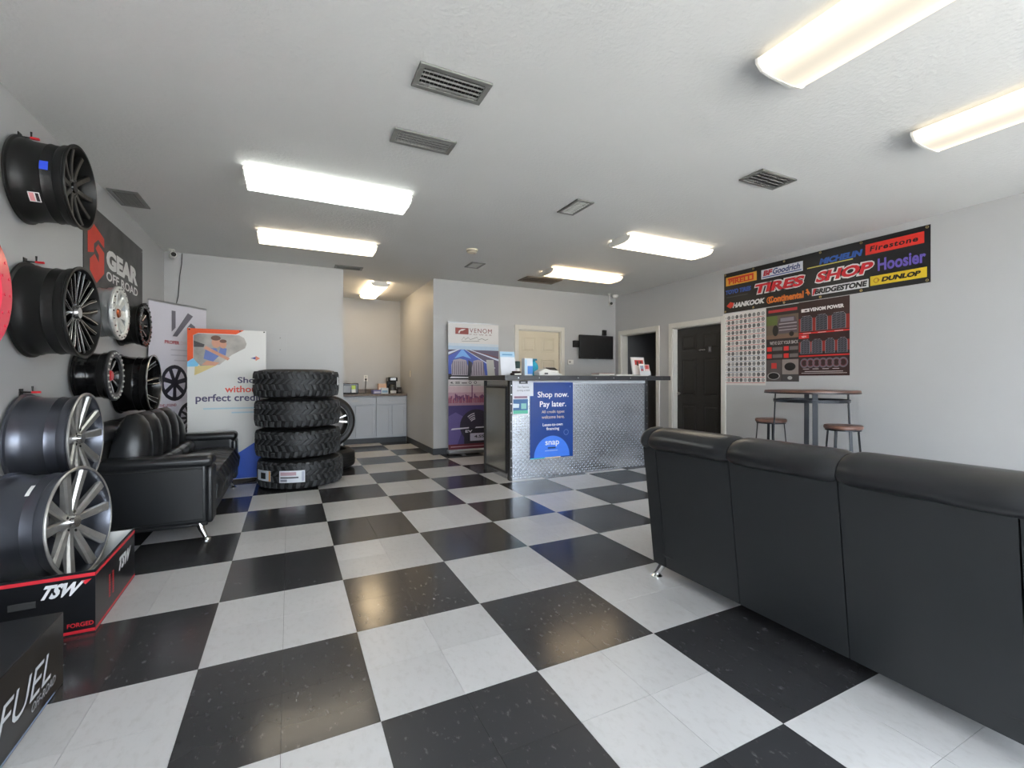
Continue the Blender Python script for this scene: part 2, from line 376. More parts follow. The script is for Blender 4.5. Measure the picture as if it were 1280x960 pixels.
# ------------------------------------------------------------------ ceiling fixtures
WHM = mat('white_enamel', '#e4e2dc', .35, 0, .02, 4)
def fixture(label, cx, cy, ln, wd, axis, col, strength=1.0, style='wrap'):
    t = thing('fluorescent_light', label, 'ceiling light', (cx, cy, H), 0 if axis == 'x' else pi/2, 'fluorescent ceiling lights')
    h2, l2 = wd/2, ln/2

    hb = MB(); pr = [(-h2*.72, -.001), (-h2*.72, -.026), (h2*.72, -.026), (h2*.72, -.001)]
    hb.loft([[(-l2+.01, y, z) for y, z in pr], [(l2-.01, y, z) for y, z in pr]]); hb.build('housing', WHM, t, False)
    pr = [(-h2, -.027), (-h2+.004, -.05), (-h2*.80, -.074), (-h2*.4, -.083), (h2*.4, -.083), (h2*.80, -.074), (h2-.004, -.05), (h2, -.027)]
    MB().loft([[(-l2+.012, y, z) for y, z in pr], [(l2-.012, y, z) for y, z in pr]]).build('diffuser', lens_mat('lamp_lens', col, LAMP*strength, 1, wd), t)
    q = [(y*1.02, z-(.004 if z < -.05 else 0)) for y, z in pr]
    for sx in (-1, 1):
        xa, xb = sx*l2, sx*(l2-.012)
        MB().loft([[(xa, y, z) for y, z in q], [(xb, y, z) for y, z in q]]).build('end_cap', WHM, t, False)
    return t
WARM = (1, .76, .47); NEUT = (1, .87, .66); COOL = (.95, 1, .93)
fixture('bright cool-white ceiling lamp nearest the hung wheels, farther from the back wall', .645, 2.41, 1.24, .38, 'x', COOL, 1.15)
fixture('warm ceiling lamp in front of the bare back wall, above the stacked tires', .635, 3.98, 1.22, .37, 'x', NEUT)
fixture('ceiling lamp inside the coffee alcove', 1.635, 6.45, 1.24, .29, 'y', WARM, 2.5)
fixture('ceiling lamp above the near side of the reception counter', 4.215, 2.38, 1.27, .36, 'x', NEUT)
fixture('ceiling lamp between the counter and the cream door', 4.20, 3.96, 1.22, .36, 'x', WARM)
fixture('largest ceiling lamp, cut by the top edge of the picture', 2.545, -.76, 1.26, .38, 'y', NEUT, .25)
fixture('ceiling lamp cut by the right edge of the picture', 4.015, -.76, 1.26, .38, 'y', NEUT, .25)
VG = mat('vent_grey', '#83837f', .5, .2, .05, 8); VD = mat('vent_dark', '#1e1e1e', .8); VB = mat('vent_blade', '#6e6e6b', .5, .3)
VP = mat('vent_pale', '#a9a9a4', .5, .1); VT = mat('vent_tan', '#7d7266', .6)
def vent(label, x0, x1, y0, y1, nb, nc, fm=VG, fw=.03, bm_=VB, back=None):
    cx, cy = (x0+x1)/2, (y0+y1)/2; t = thing('ceiling_vent', label, 'vent', (cx, cy, H), 0, 'ceiling air vents')
    a, b = (x1-x0)/2, (y1-y0)/2
    MB().box(-a+.01, a-.01, -b+.01, b-.01, -.0015, 0).build('backing', back or VD, t, False)
    f = MB()
    for q in ((-a, a, -b, -b+fw), (-a, a, b-fw, b), (-a, -a+fw, -b+fw, b-fw), (a-fw, a, -b+fw, b-fw)): f.box(q[0], q[1], q[2], q[3], -.014, -.0015)
    f.build('frame', fm, t, False, bevel=.003)
    ax = a-fw; bx = b-fw
    for i in range(nb):
        x = -ax+2*ax*(i+.5)/nb; M = Matrix.Translation((x, 0, -.007)) @ Matrix.Rotation(.5, 4, 'Y')
        MB().box(-.0012, .0012, -bx, bx, -.005, .005, M).build('louver', bm_, t, False)
    for i in range(nc):
        y = -bx+2*bx*(i+.5)/nc; M = Matrix.Translation((0, y, -.009)) @ Matrix.Rotation(.6, 4, 'X')
        MB().box(-ax, ax, -.0012, .0012, -.005, .005, M).build('louver', bm_, t, False)
    return t
vent('largest grille vent, nearest of the two long ones in mid ceiling', .91, 1.302, .624, .825, 15, 4)
vent('second long grille vent, behind the largest one', .92, 1.325, 1.27, 1.45, 15, 4)
vent('plain square-cornered vent in mid ceiling left of the counter lamps', 2.575, 2.755, 1.70, 2.04, 2, 9, VG, .025, VP, VP)
vent('dark grille vent near the right wall lamps', 3.495, 3.905, .625, .83, 16, 4, VG, .025)
vent('ceiling vent beside the left wall above the wheels', -1.02, -.81, 3.22, 3.61, 4, 14)
vent('thin vent at the mouth of the coffee alcove', .89, 1.26, 5.03, 5.20, 10, 3)
vent('small pale vent behind the smoke detector', 2.51, 2.71, 4.07, 4.36, 2, 6, VG, .03, VP, VP)
vent('wide tan return grille beside the far counter lamp', 3.56, 4.18, 4.46, 4.80, 18, 3, VT, .03, VT)
sd = thing('smoke_detector', 'round white smoke detector on the ceiling', 'smoke detector', (2.313, 3.553, H))
MB().lathe([(1e-4, 0), (.07, 0), (.07, -.012), (.062, -.016), (.062, -.03), (.05, -.042), (1e-4, -.045)], 32, 'z', False).build('housing', mat('ivory_plastic', '#e6dcc6', .4), sd)
MB().lathe([(.0625, -.017), (.0645, -.019), (.0645, -.027), (.0625, -.029)], 32).build('vent_ring', mat('detector_slot', '#8a8274', .6), sd)
MB().disc(.006, 10, 'z', -.047, .003, (.03, 0, 0)).build('test_button', mat('detector_red', '#9c3b30', .4), sd)
# ------------------------------------------------------------------ wheels
MATB = mat('matte_black', '#1d1d1c', .42, .3, .08, 6); GLOB = mat('gloss_black', '#141415', .16, .2, .05, 6)
GRAPH = mat('graphite_metal', '#666972', .28, .85, .05, 5); BRUSH = mat('brushed_metal', '#b9b7b3', .30, .75, .08, 30)
CHROME = mat('chrome', '#dcdcdc', .10, 1, .02, 6); SILV = mat('silver_paint', '#b9bcbd', .3, .8, .05, 8)
SILVW = mat('bright_cast_silver', '#e2e2dd', .3, .6, .1, 60, .5, 60); PINK = mat('pink_red_gloss', '#ee2348', .18, 0, .04, 6, 0, 80, .6)
REDC = mat('red_cap', '#c8202a', .3); MILL = mat('milled_edge', '#c9c9c9', .22, 1, .05, 20)
def barrel_prof(Rr, w, t=.010):
    o = [(Rr, 0), (Rr, .010), (Rr-.012, .016), (Rr-.014, .045), (Rr-.020, .055), (Rr-.023, .075), (Rr-.025, w-.115), (Rr-.020, w-.107), (Rr-.024, w-.092), (Rr-.024, w-.060), (Rr-.015, w-.048), (Rr-.012, w-.018), (Rr-.002, w-.012), (Rr, w-.004), (Rr-.002, w)]
    i = [(Rr-.014, w), (Rr-.020, w-.014), (Rr-.026, w-.05), (Rr-.036, w-.09), (Rr-.036, .09), (Rr-.026, .05), (Rr-.022, .012), (Rr-.012, 0)]
    return o+i
def spoke(t, r0, r1, a0, a1, w0, w1, xf, dep, m, name='spoke', k=5, bev=.3):
    # loft from hub to rim; xf(s) = face position on the axle for s in 0..1
    rings = []
    for i in range(k):
        s = i/(k-1); r = r0+(r1-r0)*s; a = a0+(a1-a0)*s; hw = (w0+(w1-w0)*s)/2; x = xf(s); d = dep*(1-.35*s)
        e = Vector((0, cos(a), sin(a))); tn = Vector((0, -sin(a), cos(a))); X = Vector((1, 0, 0)); c = e*r
        rings.append([c+tn*hw*.72+X*x, c+tn*hw+X*(x-hw*bev), c+tn*hw*.8+X*(x-d), c-tn*hw*.8+X*(x-d), c-tn*hw+X*(x-hw*bev), c-tn*hw*.72+X*x])
    return MB().loft(rings).build(name, m, t, smooth=False)
def wheel(label, loc, Rr, w, style, group='alloy wheels shown on the left wall', rot=None):
    t = thing('alloy_wheel', label, 'wheel', loc, 0, group)
    if rot: t.rotation_euler = rot
    bm_ = dict(w1=MATB, w2=MATB, w3=SILV, w4=MATB, w5=GLOB, w6=GLOB, w7=GRAPH, pink=PINK)[style]
    MB().lathe(barrel_prof(Rr, w), 64, 'x').build('barrel', bm_, t)
    ri = Rr-.030
    def hub(r, x0, x1, m, nm='hub', r2=None): return MB().disc(r, 32, 'x', x0, x1-x0, (0, 0, 0), r2).build(nm, m, t)
    def bolts(r, n, x, m, rad=.006, nm='bolts'):
        b = MB()
        for i in range(n):
            a = 2*pi*i/n; b.disc(rad, 8, 'x', x, .008, (0, r*cos(a), r*sin(a)), rad*.8)
        return stuff(b.build(nm, m, t))
    def ring(r0, r1, x0, x1, m, nm='outer_ring'):
        return MB().lathe([(r0, x0), (r1, x0), (r1, x1-.004), (r1-.004, x1), (r0+.004, x1), (r0, x1-.004)], 64, 'x').build(nm, m, t)
    if style == 'w1':
        for i in range(10):
            a = 2*pi*i/10; spoke(t, .045, ri, a, a, .034, .030, lambda s: w-.036+.022*s*s, .045, MATB)
        hub(.062, w-.10, w-.038, MATB); hub(.032, w-.0375, w-.028, GLOB, 'centre_cap', .028); bolts(.048, 5, w-.039, MILL, .006, 'lug_nuts')
    elif style == 'w2':
        for i in range(10):
            a = 2*pi*i/10
            for d in (-1, 1):
                p = spoke(t, .05, ri, a+d*.06, a+d*.17, .016, .026, lambda s: w-.036+.026*s, .04, GLOB)
                spoke(p, .07, ri-.004, a+d*.075, a+d*.185, .003, .006, lambda s: w-.032+.026*s, .006, MILL, 'milled_accent', 3)
        hub(.066, w-.10, w-.037, GLOB); hub(.036, w-.0365, w-.02, MILL, 'centre_cap', .032); bolts(.052, 6, w-.038, MILL, .006, 'lug_nuts')
    elif style == 'w3':
        ring(ri-.012, Rr-.001, w-.004, w+.012, SILVW); bolts(Rr-.022, 20, w+.012, CHROME, .006)
        for i in range(8):
            a = 2*pi*i/8; spoke(t, .04, ri-.004, a, a, .045, .078, lambda s: w-.012+.014*s, .03, SILVW, bev=.3)
        hub(.068, w-.09, w-.008, SILVW); hub(.036, w-.008, w+.003, mat('copper_cap', '#a8552c', .25, .7), 'centre_cap', .028)
    elif style == 'w4':
        ring(ri-.016, Rr+.002, w-.002, w+.016, MILL if False else GLOB); bolts(Rr-.004, 24, w+.012, MATB, .011); bolts(Rr-.03, 16, w+.016, MILL, .006, 'ring_bolts')
        for i in range(8):
            a = 2*pi*i/8
            p = spoke(t, .04, ri-.01, a, a, .03, .05, lambda s: w-.022+.015*s, .03, GLOB); spoke(p, .06, ri-.03, a, a, .008, .02, lambda s: w-.017+.015*s, .006, MILL, 'milled_accent', 3)
        hub(.05, w-.09, w-.02, GLOB); hub(.03, w-.02, w-.006, MATB, 'centre_cap')
    elif style == 'w5':
        ring(ri-.020, Rr+.001, w-.002, w+.014, mat('ring_grey', '#3a3a3c', .3, .5)); bolts(Rr-.018, 24, w+.013, mat('bolt_silver', '#d0cfca', .3, .6), .008)
        for i in range(8):
            a = 2*pi*i/8+.2
            p = spoke(t, .04, ri-.012, a, a, .022, .036, lambda s: w-.022+.015*s, .03, GLOB)
            spoke(p, .05, ri-.02, a, a, .010, .022, lambda s: w-.018+.015*s, .006, MILL, 'milled_accent', 3)
        hub(.05, w-.09, w-.018, GLOB); hub(.040, w-.018, w-.006, REDC, 'centre_cap', .03)
    elif style == 'w6':
        ring(Rr-.013, Rr+.002, w-.006, w+.004, MILL, 'machined_lip')
        for i in range(7):
            a = 2*pi*i/7
            p = spoke(t, .05, ri, a, a+.12, .05, .07, lambda s: w-.11+.095*s*s, .04, GLOB)
            for d in (-1, 1): spoke(p, .06, ri-.004, a+d*.10, a+.12+d*.11, .005, .008, lambda s: w-.104+.095*s*s, .006, CHROME, 'milled_accent', 5)
        hub(.075, w-.17, w-.105, GLOB); hub(.042, w-.105, w-.06, CHROME, 'centre_cap', .04)
    elif style == 'w7':
        ring(Rr-.013, Rr+.001, w-.006, w+.003, BRUSH, 'machined_lip')
        for i in range(5):
            a = 2*pi*i/5+pi/2
            for d in (-1, 1): spoke(t, .035, Rr-.019, a+d*.25, a+d*.27, .036, .054, lambda s: w-.040+.036*s, .04, BRUSH, bev=.45)
        hub(.070, w-.10, w-.040, BRUSH); hub(.034, w-.040, w-.018, CHROME, 'centre_cap', .030); bolts(.052, 5, w-.042, VD, .009, 'lug_holes')
    elif style == 'pink':
        ring(ri-.055, Rr+.002, w-.002, w+.018, PINK); bolts(Rr-.02, 22, w+.013, PINK, .007); bolts(Rr-.06, 16, w+.013, PINK, .007, 'inner_bolts')
        for i in range(8):
            a = 2*pi*i/8; spoke(t, .04, ri-.05, a, a, .04, .07, lambda s: w-.03+.028*s, .03, PINK)
        hub(.06, w-.09, w-.02, PINK); hub(.034, w-.02, w+.004, GLOB, 'centre_cap')
    return t
WX = XL+.022
wa = wheel('matte black ten-spoke wheel, highest on the left wall', (WX, 1.96, 2.297), .24, .248, 'w1')
def sticker(parent, M, hw, hh, m, name='sticker'):
    return MB().add([M @ Vector(p) for p in ((-hw, -hh, 0), (hw, -hh, 0), (hw, hh, 0), (-hw, hh, 0))], [(0, 1, 2, 3)]).build(name, m, parent, False, fix=False)
def barrel_patch(parent, r, xa, xb, a0, a1, m, name='sticker', n=6):
    vs = []; 
    for i in range(n+1):
        a = a0+(a1-a0)*i/n; vs += [(xa, r*cos(a), r*sin(a)), (xb, r*cos(a), r*sin(a))]
    return MB().add(vs, [(2*i, 2*i+1, 2*i+3, 2*i+2) for i in range(n)]).build(name, m, parent)
# angles: 0 = +y (away), pi = towards the camera
barrel_patch(wa, .2222, .140, .176, pi-.02, pi-.24, mat('blue_tape', '#2c4fd8', .5))
barrel_patch(wa, .2176, .08, .128, pi+.55, pi+.80, ink('#e8e4e0')); barrel_patch(wa, .2182, .084, .104, pi+.57, pi+.78, ink('#e89a9c')); barrel_patch(wa, .2182, .110, .124, pi+.57, pi+.78, ink('#2a2224'))
wheel('black wheel with many milled split spokes, below the highest wheel', (WX, 2.018, 1.567), .274, .242, 'w2')
wheel('bright silver wheel between the two black wheels of the upper row', (WX, 2.75, 1.66), .20, .215, 'w3')
wheel('small black wheel with bolted rim ring at the far end of the upper row', (WX, 3.598, 1.663), .194, .165, 'w4')
wheel('black wheel with dotted rim ring and red centre cap', (WX, 2.735, 1.195), .185, .185, 'w5')
w6 = wheel('wide gloss black wheel with polished lip above the small sofa', (WX, 3.585, 1.129), .264, .245, 'w6')
barrel_patch(w6, .2532, .02, .035, pi-.12, pi+.04, ink('#f2f2f0'))
wheel('graphite grey wheel hung on the left wall just above the boxed one', (WX, 1.974, .816), .268, .268, 'w7')
wheel('glossy pink-red wheel cut by the left edge of the picture', (WX, .925, 1.53), .27, .235, 'pink')
def hook(label, y, z):
    t = thing('wall_hook', label, 'hook', (XL, y, z), 0, 'wheel hooks on the left wall')
    MB().tube([(0, 0, 0), (.05, 0, 0), (.05, 0, .035)], .005, 8).build('peg', MATB, t)
    MB().box(-.0, .004, -.02, .02, -.04, .02).build('plate', MATB, t, False)
    MB().box(.046, .085, -.008, .008, -.006, .006).build('red_tip', mat('red_plastic', '#d8262f', .4), t, bevel=.002)
hook('black hook with red tip above the highest wheel', 1.96, 2.297+.248); hook('black hook with red tip above the milled split-spoke wheel', 2.018, 1.567+.282); hook('black hook with red tip above the graphite wheel', 1.974, .816+.276)
# ------------------------------------------------------------------ GEAR banner on the left wall
gb = thing('wall_banner', 'charcoal wall banner with red emblem and white lettering above the hung wheels', 'banner', (XL, 0, 0), pi/2)
GBM = mat('charcoal_print', '#4b4a49', .5, 0, .35, 5)
MB().box(2.84, 4.34, -.006, -.001, 1.86, 2.515).build('sheet', GBM, gb, False)
em = mat('emblem_red', '#d8432f', .5)
e = MB()
# shield-shaped emblem of two interlocking angular strokes
X0, X1, Z0, Z1 = 2.91, 3.25, 1.93, 2.41
def eq(p): return [(X0+(X1-X0)*a, Z0+(Z1-Z0)*b) for a, b in p]
e.flat(eq([(.0, 1), (1.0, .82), (1.0, .66), (.62, .73), (.36, .62), (.36, .48), (0, .42)][::-1]), -.0075)
e.flat(eq([(.12, .34), (.40, .46), (.66, .36), (.66, .48), (.46, .56), (.62, .66), (1.0, .58), (1.0, .22), (.52, .0), (.12, .16)][::-1]), -.0075)
e.build('emblem', em, gb, False)
WHI = ink('#e3e2e0')
text(gb, 'GEAR', 3.30, 4.17, 2.10, 2.267, WHI, -.0075, bold=.06); text(gb, 'OFF ROAD', 3.30, 4.17, 1.997, 2.077, WHI, -.0075, bold=.025)
b = MB()
for y in (2.87, 4.31): 
    for z in (1.89, 2.485): b.fdisc(y, z, .01, .01, -.0075, 10)
b.build('grommets', mat('grommet', '#8d8d8b', .3, .8), gb, False)
# ------------------------------------------------------------------ boxes
BOXK = mat('black_card', '#17181b', .32, 0, .1, 4); BOXR = ink('#d42a36'); BOXW = mat('white_card', '#d9d9d6', .6); BOXL = ink('#e4e4e6')
tb = thing('wheel_box', 'open black carton with red edge lines holding a graphite wheel', 'box', (-.475, 1.15, 0), .025)
bx0, by1, hh = -.56, .66, .285    # local: x from bx0 to 0, y from 0 to by1
for nm, q in (('front_side', (bx0, 0, 0, .007, 0, hh)), ('far_side', (bx0, 0, by1-.007, by1, 0, hh)), ('end_side', (-.007, 0, .007, by1-.007, 0, hh)), ('wall_side', (bx0, bx0+.007, .007, by1-.007, 0, hh)), ('bottom', (bx0+.007, -.007, .007, by1-.007, .001, .008))):
    MB().box(*q).build(nm, BOXK, tb, False)
MB().box(bx0+.03, -.05, .05, by1-.05, .0085, .118).build('foam_insert', mat('foam_white', '#d5d3cc', .8), tb, False)
MB().box(bx0+.0075, -.0075, by1-.009, by1-.0075, .01, hh-.002).build('white_lining', BOXW, tb, False)
MB().box(-.009, -.0075, .0075, by1-.009, .01, hh-.002).build('white_lining', BOXW, tb, False)
rl = MB(); rl.rect(bx0, 0, hh-.026, hh-.010, -.0006); rl.rect(bx0, 0, .006, .020, -.0006); rl.build('red_lines', BOXR, tb, False)
text(tb, 'TSW', -.20, -.035, .182, .245, BOXL, -.0008, shear=.5, bold=.05)
MB().flat([(-.035, .225), (-.012, .248), (-.05, .245)], -.0008).build('red_tick', BOXR, tb, False)
text(tb, 'FORGED', -.098, -.006, .035, .055, BOXR, -.0008, bold=.02)
MB().box(-.29, -.20, -.004, -.0006, .155, .185).build('hand_hole', mat('hole_grey', '#3a3a3a', .7), tb, False, bevel=.012)
# end face (facing +X): children on a turned frame
ef = bpy.data.objects.new('end_print', None); C.objects.link(ef); ef.parent = tb; ef.rotation_euler = (0, 0, pi/2)
rl = MB(); rl.rect(0, by1, hh-.026, hh-.010, -.0006); rl.rect(0, by1, .006, .020, -.0006); rl.build('red_lines', BOXR, ef, False)
text(ef, 'TSW', .33, .58, .145, .215, BOXL, -.0008, shear=.5, bold=.05)
rl = MB()
for i in range(9):
    for xx, n0 in ((.19, .024), (.245, .024)): rl.rect(xx, xx+n0, .075+i*.013, .084+i*.013, -.0008)
rl.build('red_lettering', BOXR, ef, False)
w8 = wheel('graphite grey wheel standing in the open carton', (-.921, 1.572, .413), .28, .285, 'w7', rot=(0, -.06, -.16))
barrel_patch(w8, .2612, .165, .182, pi-1.05, pi-.80, ink('#e9e9e6'))
fb_ = thing('closed_carton', 'closed black carton with pale slanted lettering, nearest on the left', 'box', (-.45, .745, 0), .015)
MB().box(-.585, 0, -.60, 0, 0, .272).build('carton', BOXK, fb_, False, bevel=.003)
MB().box(-.31, -.275, -.60, 0, .2722, .2735).build('tape', mat('clear_tape', '#34363a', .15), fb_, False)
ef = bpy.data.objects.new('end_print', None); C.objects.link(ef); ef.parent = fb_; ef.rotation_euler = (0, 0, pi/2)
text(ef, 'FUEL', -.47, -.075, .085, .18, ink('#c9ccd0'), -.0015, shear=.45, bold=.0)
text(ef, 'OFF-ROAD', -.26, -.07, .045, .074, ink('#b9bcc0'), -.0015, shear=.4)
MB().rect(-.59, -.08, .006, .014, -.0015).build('edge_line', ink('#7f8fa8'), ef, False)
# ------------------------------------------------------------------ sofas
LEA = mat('black_leather', '#202123', .28, 0, .12, 5); LEAB = mat('matte_leather_back', '#212325', .48, 0, .08, 5); SEAM = mat('leather_seam', '#0d0d0d', .6)
def sofa(name, label, loc, Ln, top, nseat, npan, rz=0, arm_top=.60, nch=7, puff=0):
    t = thing(name, label, 'sofa', loc, rz); h = Ln/2; dp = .86
    # back panels: leaning slab, cut by seams
    yy = [-h, -h+.10]+[-h+.10+(Ln-.2)*i/npan for i in range(1, npan)]+[h-.10, h]
    zt = top-.10
    for a, b in zip(yy[:-1], yy[1:]):
        n = 6; rings = []
        for i in range(n+1):
            f = i/n; y = a+.0025+(b-a-.005)*f; bul = .002*sin(pi*f)**.5 if 0 < f < 1 else 0
            rings.append([(.085-bul*.3, y, .075), (.085-.085*.38-bul, y, .075+(zt-.075)*.38), (.085-.085*.76-bul, y, .075+(zt-.075)*.76), (.0, y, zt), (.07, y, zt), (.16, y, .075)])
        MB().loft(rings).build('back_panel', LEAB, t)
    MB().box(.10, .19, -h+.01, h-.01, .09, zt-.02).build('back_core', SEAM, t, False)
    # rolled top in padded segments with pinched ends
    ye = [-h-.012, -h+.055]+[-h+.10+(Ln-.2)*i/npan for i in range(1, npan)]+[h-.055, h+.012]
    for a, b in zip(ye[:-1], ye[1:]):
        rings = []; n = 14
        for i in range(n+1):
            f = i/n; e_ = min(f, 1-f)*(b-a); sc = 1-.13*max(0, 1-e_/.05)**2
            y = a+.002+(b-a-.004)*f; cx, cz = .095, top-.085
            rings.append([(cx+.125*sc*cos(q)*(1 if cos(q) < 0 else .95), y, cz+(.088 if sin(q) > 0 else .055)*sc*sin(q)) for q in [2*pi*j/20 for j in range(20)]])
        MB().loft(rings).build('top_roll', LEA, t)
    # channelled back cushion
    c0 = -h+.17; c1 = h-.17; nu = nch*10
    rings = []
    for i in range(nu+1):
        f = i/nu; y = c0+(c1-c0)*f; ch = abs(sin(pi*nch*f))**.45; e_ = min(f, 1-f)
        en = min(1, f/.07, (1-f)/.22)**.5
        rings.append([(.13, y, .40), (.30+.07*ch, y, .42), (.335+.085*ch, y, .52), (.33+.085*ch, y, .52+(top-.66+puff)*(.4+.6*en)), (.30+.06*ch, y, .55+(top-.57+puff*1.1)*(.3+.66*en)), (.26, y, .55+(top-.545+puff*.8)*(.25+.75*en)+.02*ch), (.205, y, .55+(top-.62)*(.3+.7*en))])
    MB().loft(rings, True, False).build('back_cushion', LEA, t, subsurf=1)
    # lumbar roll along the foot of the back
    rings = []
    for i in range(nu+1):
        f = i/nu; y = c0+.02+(c1-c0-.04)*f; ch = abs(sin(pi*nch*f))**.4
        rr = .048+.017*ch
        rings.append([(.42+rr*cos(q), y, .50+rr*sin(q)) for q in [2*pi*j/10 for j in range(10)]])
    MB().loft(rings).build('lumbar_roll', LEA, t, subsurf=1)
    # seats
    for i in range(nseat):
        a = c0+(c1-c0)*i/nseat; b = c0+(c1-c0)*(i+1)/nseat; rings = []; n = 24
        for k in range(n+1):
            f = k/n; y = a+.004+(b-a-.008)*f; ch = abs(sin(pi*4*f))**.4; e_ = .9+.1*ch
            rings.append([(.20, y, .26), (.80, y, .20), (.84+.025*ch, y, .27), (.845+.03*ch, y, .36), (.81+.02*ch, y, .43+.02*ch), (.70, y, .455+.02*ch), (.30, y, .43+.015*ch), (.2, y, .42)])
        MB().loft(rings).build('seat_cushion', LEA, t)
    MB().box(.14, .80, -h+.04, h-.04, .10, .27).build('base_frame', LEA, t, bevel=.01)
    for s in (-1, 1):
        ya, yb = (s*h, s*(h-.20)); y0, y1 = min(ya, yb), max(ya, yb)
        am = MB().box(.075, .80, y0+(.0 if s < 0 else .012), y1-(.0 if s > 0 else .012), .125, arm_top-.03).build('arm', LEA, t, bevel=.025, seg=4)
        MB().box(.10, .835, y0-.012*(s < 0), y1+.012*(s > 0), arm_top-.085, arm_top).build('arm_pad', LEA, am, bevel=.038, seg=5)
        MB().box(.79, .835, y0+.004, y1-.004, .125, arm_top-.08).build('arm_front', LEA, am, bevel=.02, seg=4)
        MB().tube([(.12, ya+s*.001, .16), (.775, ya+s*.001, .16), (.775, ya+s*.001, arm_top-.09), (.12, ya+s*.001, arm_top-.09)], .004, 6).build('piping', SEAM, am)
    for sx, X in ((1, .74), (-1, .13)):
        for s in (-1, 1):
            Y = s*(h-.07); ox = .05*sx; oy = .04*s
            f = MB().tube([(X, Y, .135), (X+ox*.4, Y+oy*.4, .075), (X+ox, Y+oy, .018)], [.028, .022, .014], 12)
            f.lathe([(1e-4, 0), (.033, 0), (.033, .006), (.02, .018), (1e-4, .02)], 20, 'z', False, (X+ox, Y+oy, 0)); f.build('leg', CHROME, t)
    return t
sofa('leather_sofa', 'small black leather sofa with channelled back against the left wall under the wheels', (-1.005, 3.265, 0), 1.85, .845, 2, 3, arm_top=.615, nch=5, puff=.085)
sofa('leather_sofa', 'long black leather sofa seen from behind at the lower right', (2.205, -.335, 0), 1.64, .885, 3, 3, arm_top=.58, puff=-.10)
# ------------------------------------------------------------------ tires
RUB = mat('tire_rubber', '#3d3e40', .6, 0, .12, 14, .12, 120); RUBS = mat('smooth_rubber', '#1a1a1b', .5, 0, .1, 8)
def tire_prof(Ro, Ri, Hh):
    a = [(Ri, Hh*.13), (Ri+.012, Hh*.03), (Ri+(Ro-Ri)*.45, 0), (Ro-.055, .012), (Ro-.022, .034), (Ro-.012, .060)]
    return a+[(r, Hh-z) for r, z in reversed(a)]
def radius(Ro, Hh, z):
    d = min(z, Hh-z)
    return Ro-.012-(0 if d > .06 else (.06-d)/.06*.022)
def mud_tread(Ro, Hh, n=34):
    b = MB(); P_ = 2*pi/n
    rows = [(.022, .082, 0, .16, .54), (.090, .150, .5, -.5, .46), (.156, .206, .15, .45, .44), (.212, .262, .6, -.45, .46), (.268, Hh-.022, .1, .16, .54)]
    rows = [(z0, z1, o, sk, w) for z0, z1, o, sk, w in rows]
    for z0, z1, off, sk, wd in rows:
        for i in range(n):
            a = P_*(i+off); h = P_*wd/2; jz = (.012 if i % 2 else -.004)
            lo, hi = z0, z1
            if z0 < .03: hi += jz
            elif z1 > Hh-.03: lo -= jz
            pts = []
            for (r_in, sh) in ((0, 1.0), (1, .80)):
                for z, s_ in ((lo, -1), (hi, 1)):
                    zz = z+(hi-lo)*.08*(1-sh)*(-s_)*2
                    for d in (-1, 1):
                        r = radius(Ro, Hh, zz)-.004+r_in*.021
                        an = a+P_*sk*s_*.5+d*h*sh+(.10*P_*s_ if abs(sk) > .3 else 0)
                        pts.append((r*cos(an), r*sin(an), zz))
            q = pts
            b.hexa([q[0], q[1], q[3], q[2], q[4], q[5], q[7], q[6]])
    return b
TH = .322
def mtire(label, loc, rz):
    t = thing('mud_tire', label, 'tire', loc, rz, 'stack of knobbly tires')
    MB().lathe(tire_prof(.438, .215, TH-.008), 72).build('carcass', RUBS, t)
    stuff(mud_tread(.438, TH-.008).build('tread', RUB, t, smooth=False)); return t
ts = [('lowest knobbly tire of the stack of four, with white labels', .455, 4.12), ('second knobbly tire from the bottom of the stack', .432, 4.135), ('third knobbly tire from the bottom of the stack', .425, 4.13), ('topmost knobbly tire of the stack of four', .412, 4.125)]
m0 = None
for i, (lb, x, y) in enumerate(ts):
    if m0 is None: m0 = mtire(lb, (x, y, 0), 0); bot = m0
    else: topt = dup(m0, lb, (x, y, TH*i), .37*i)
def patch(parent, r, a0, a1, z0, z1, m, name='sticker', n=6):
    vs = []
    for i in range(n+1):
        a = a0+(a1-a0)*i/n; vs += [(r*cos(a), r*sin(a), z0), (r*cos(a), r*sin(a), z1)]
    o = MB().add(vs, [(2*i, 2*i+2, 2*i+3, 2*i+1) for i in range(n)]).build(name, m, parent); return o
# labels on the lowest tire; camera-facing angle is about -92 degrees
A0 = R_(-92)
patch(bot, .4465, A0-.476, A0+.09, .09, .215, ink('#dfe2e8')); patch(bot, .4472, A0-.45, A0-.10, .165, .20, ink('#c3a0ac')); patch(bot, .4472, A0-.45, A0-.05, .135, .150, ink('#4a4a52')); patch(bot, .4472, A0-.45, A0-.30, .10, .125, ink('#8a8c98'))
patch(bot, .4472, A0+.02, A0+.07, .10, .205, ink('#b4b8c8'))
patch(bot, .4465, A0-1.25, A0-.70, .10, .21, ink('#dfe6ee')); patch(bot, .4472, A0-1.05, A0-.86, .12, .185, ink('#16161c')); patch(bot, .4472, A0-.76, A0-.71, .102, .208, ink('#d99a50'))
patch(topt, .4465, -.37*3-.42, -.37*3-.30, .14, .23, ink('#e6e8ec'))
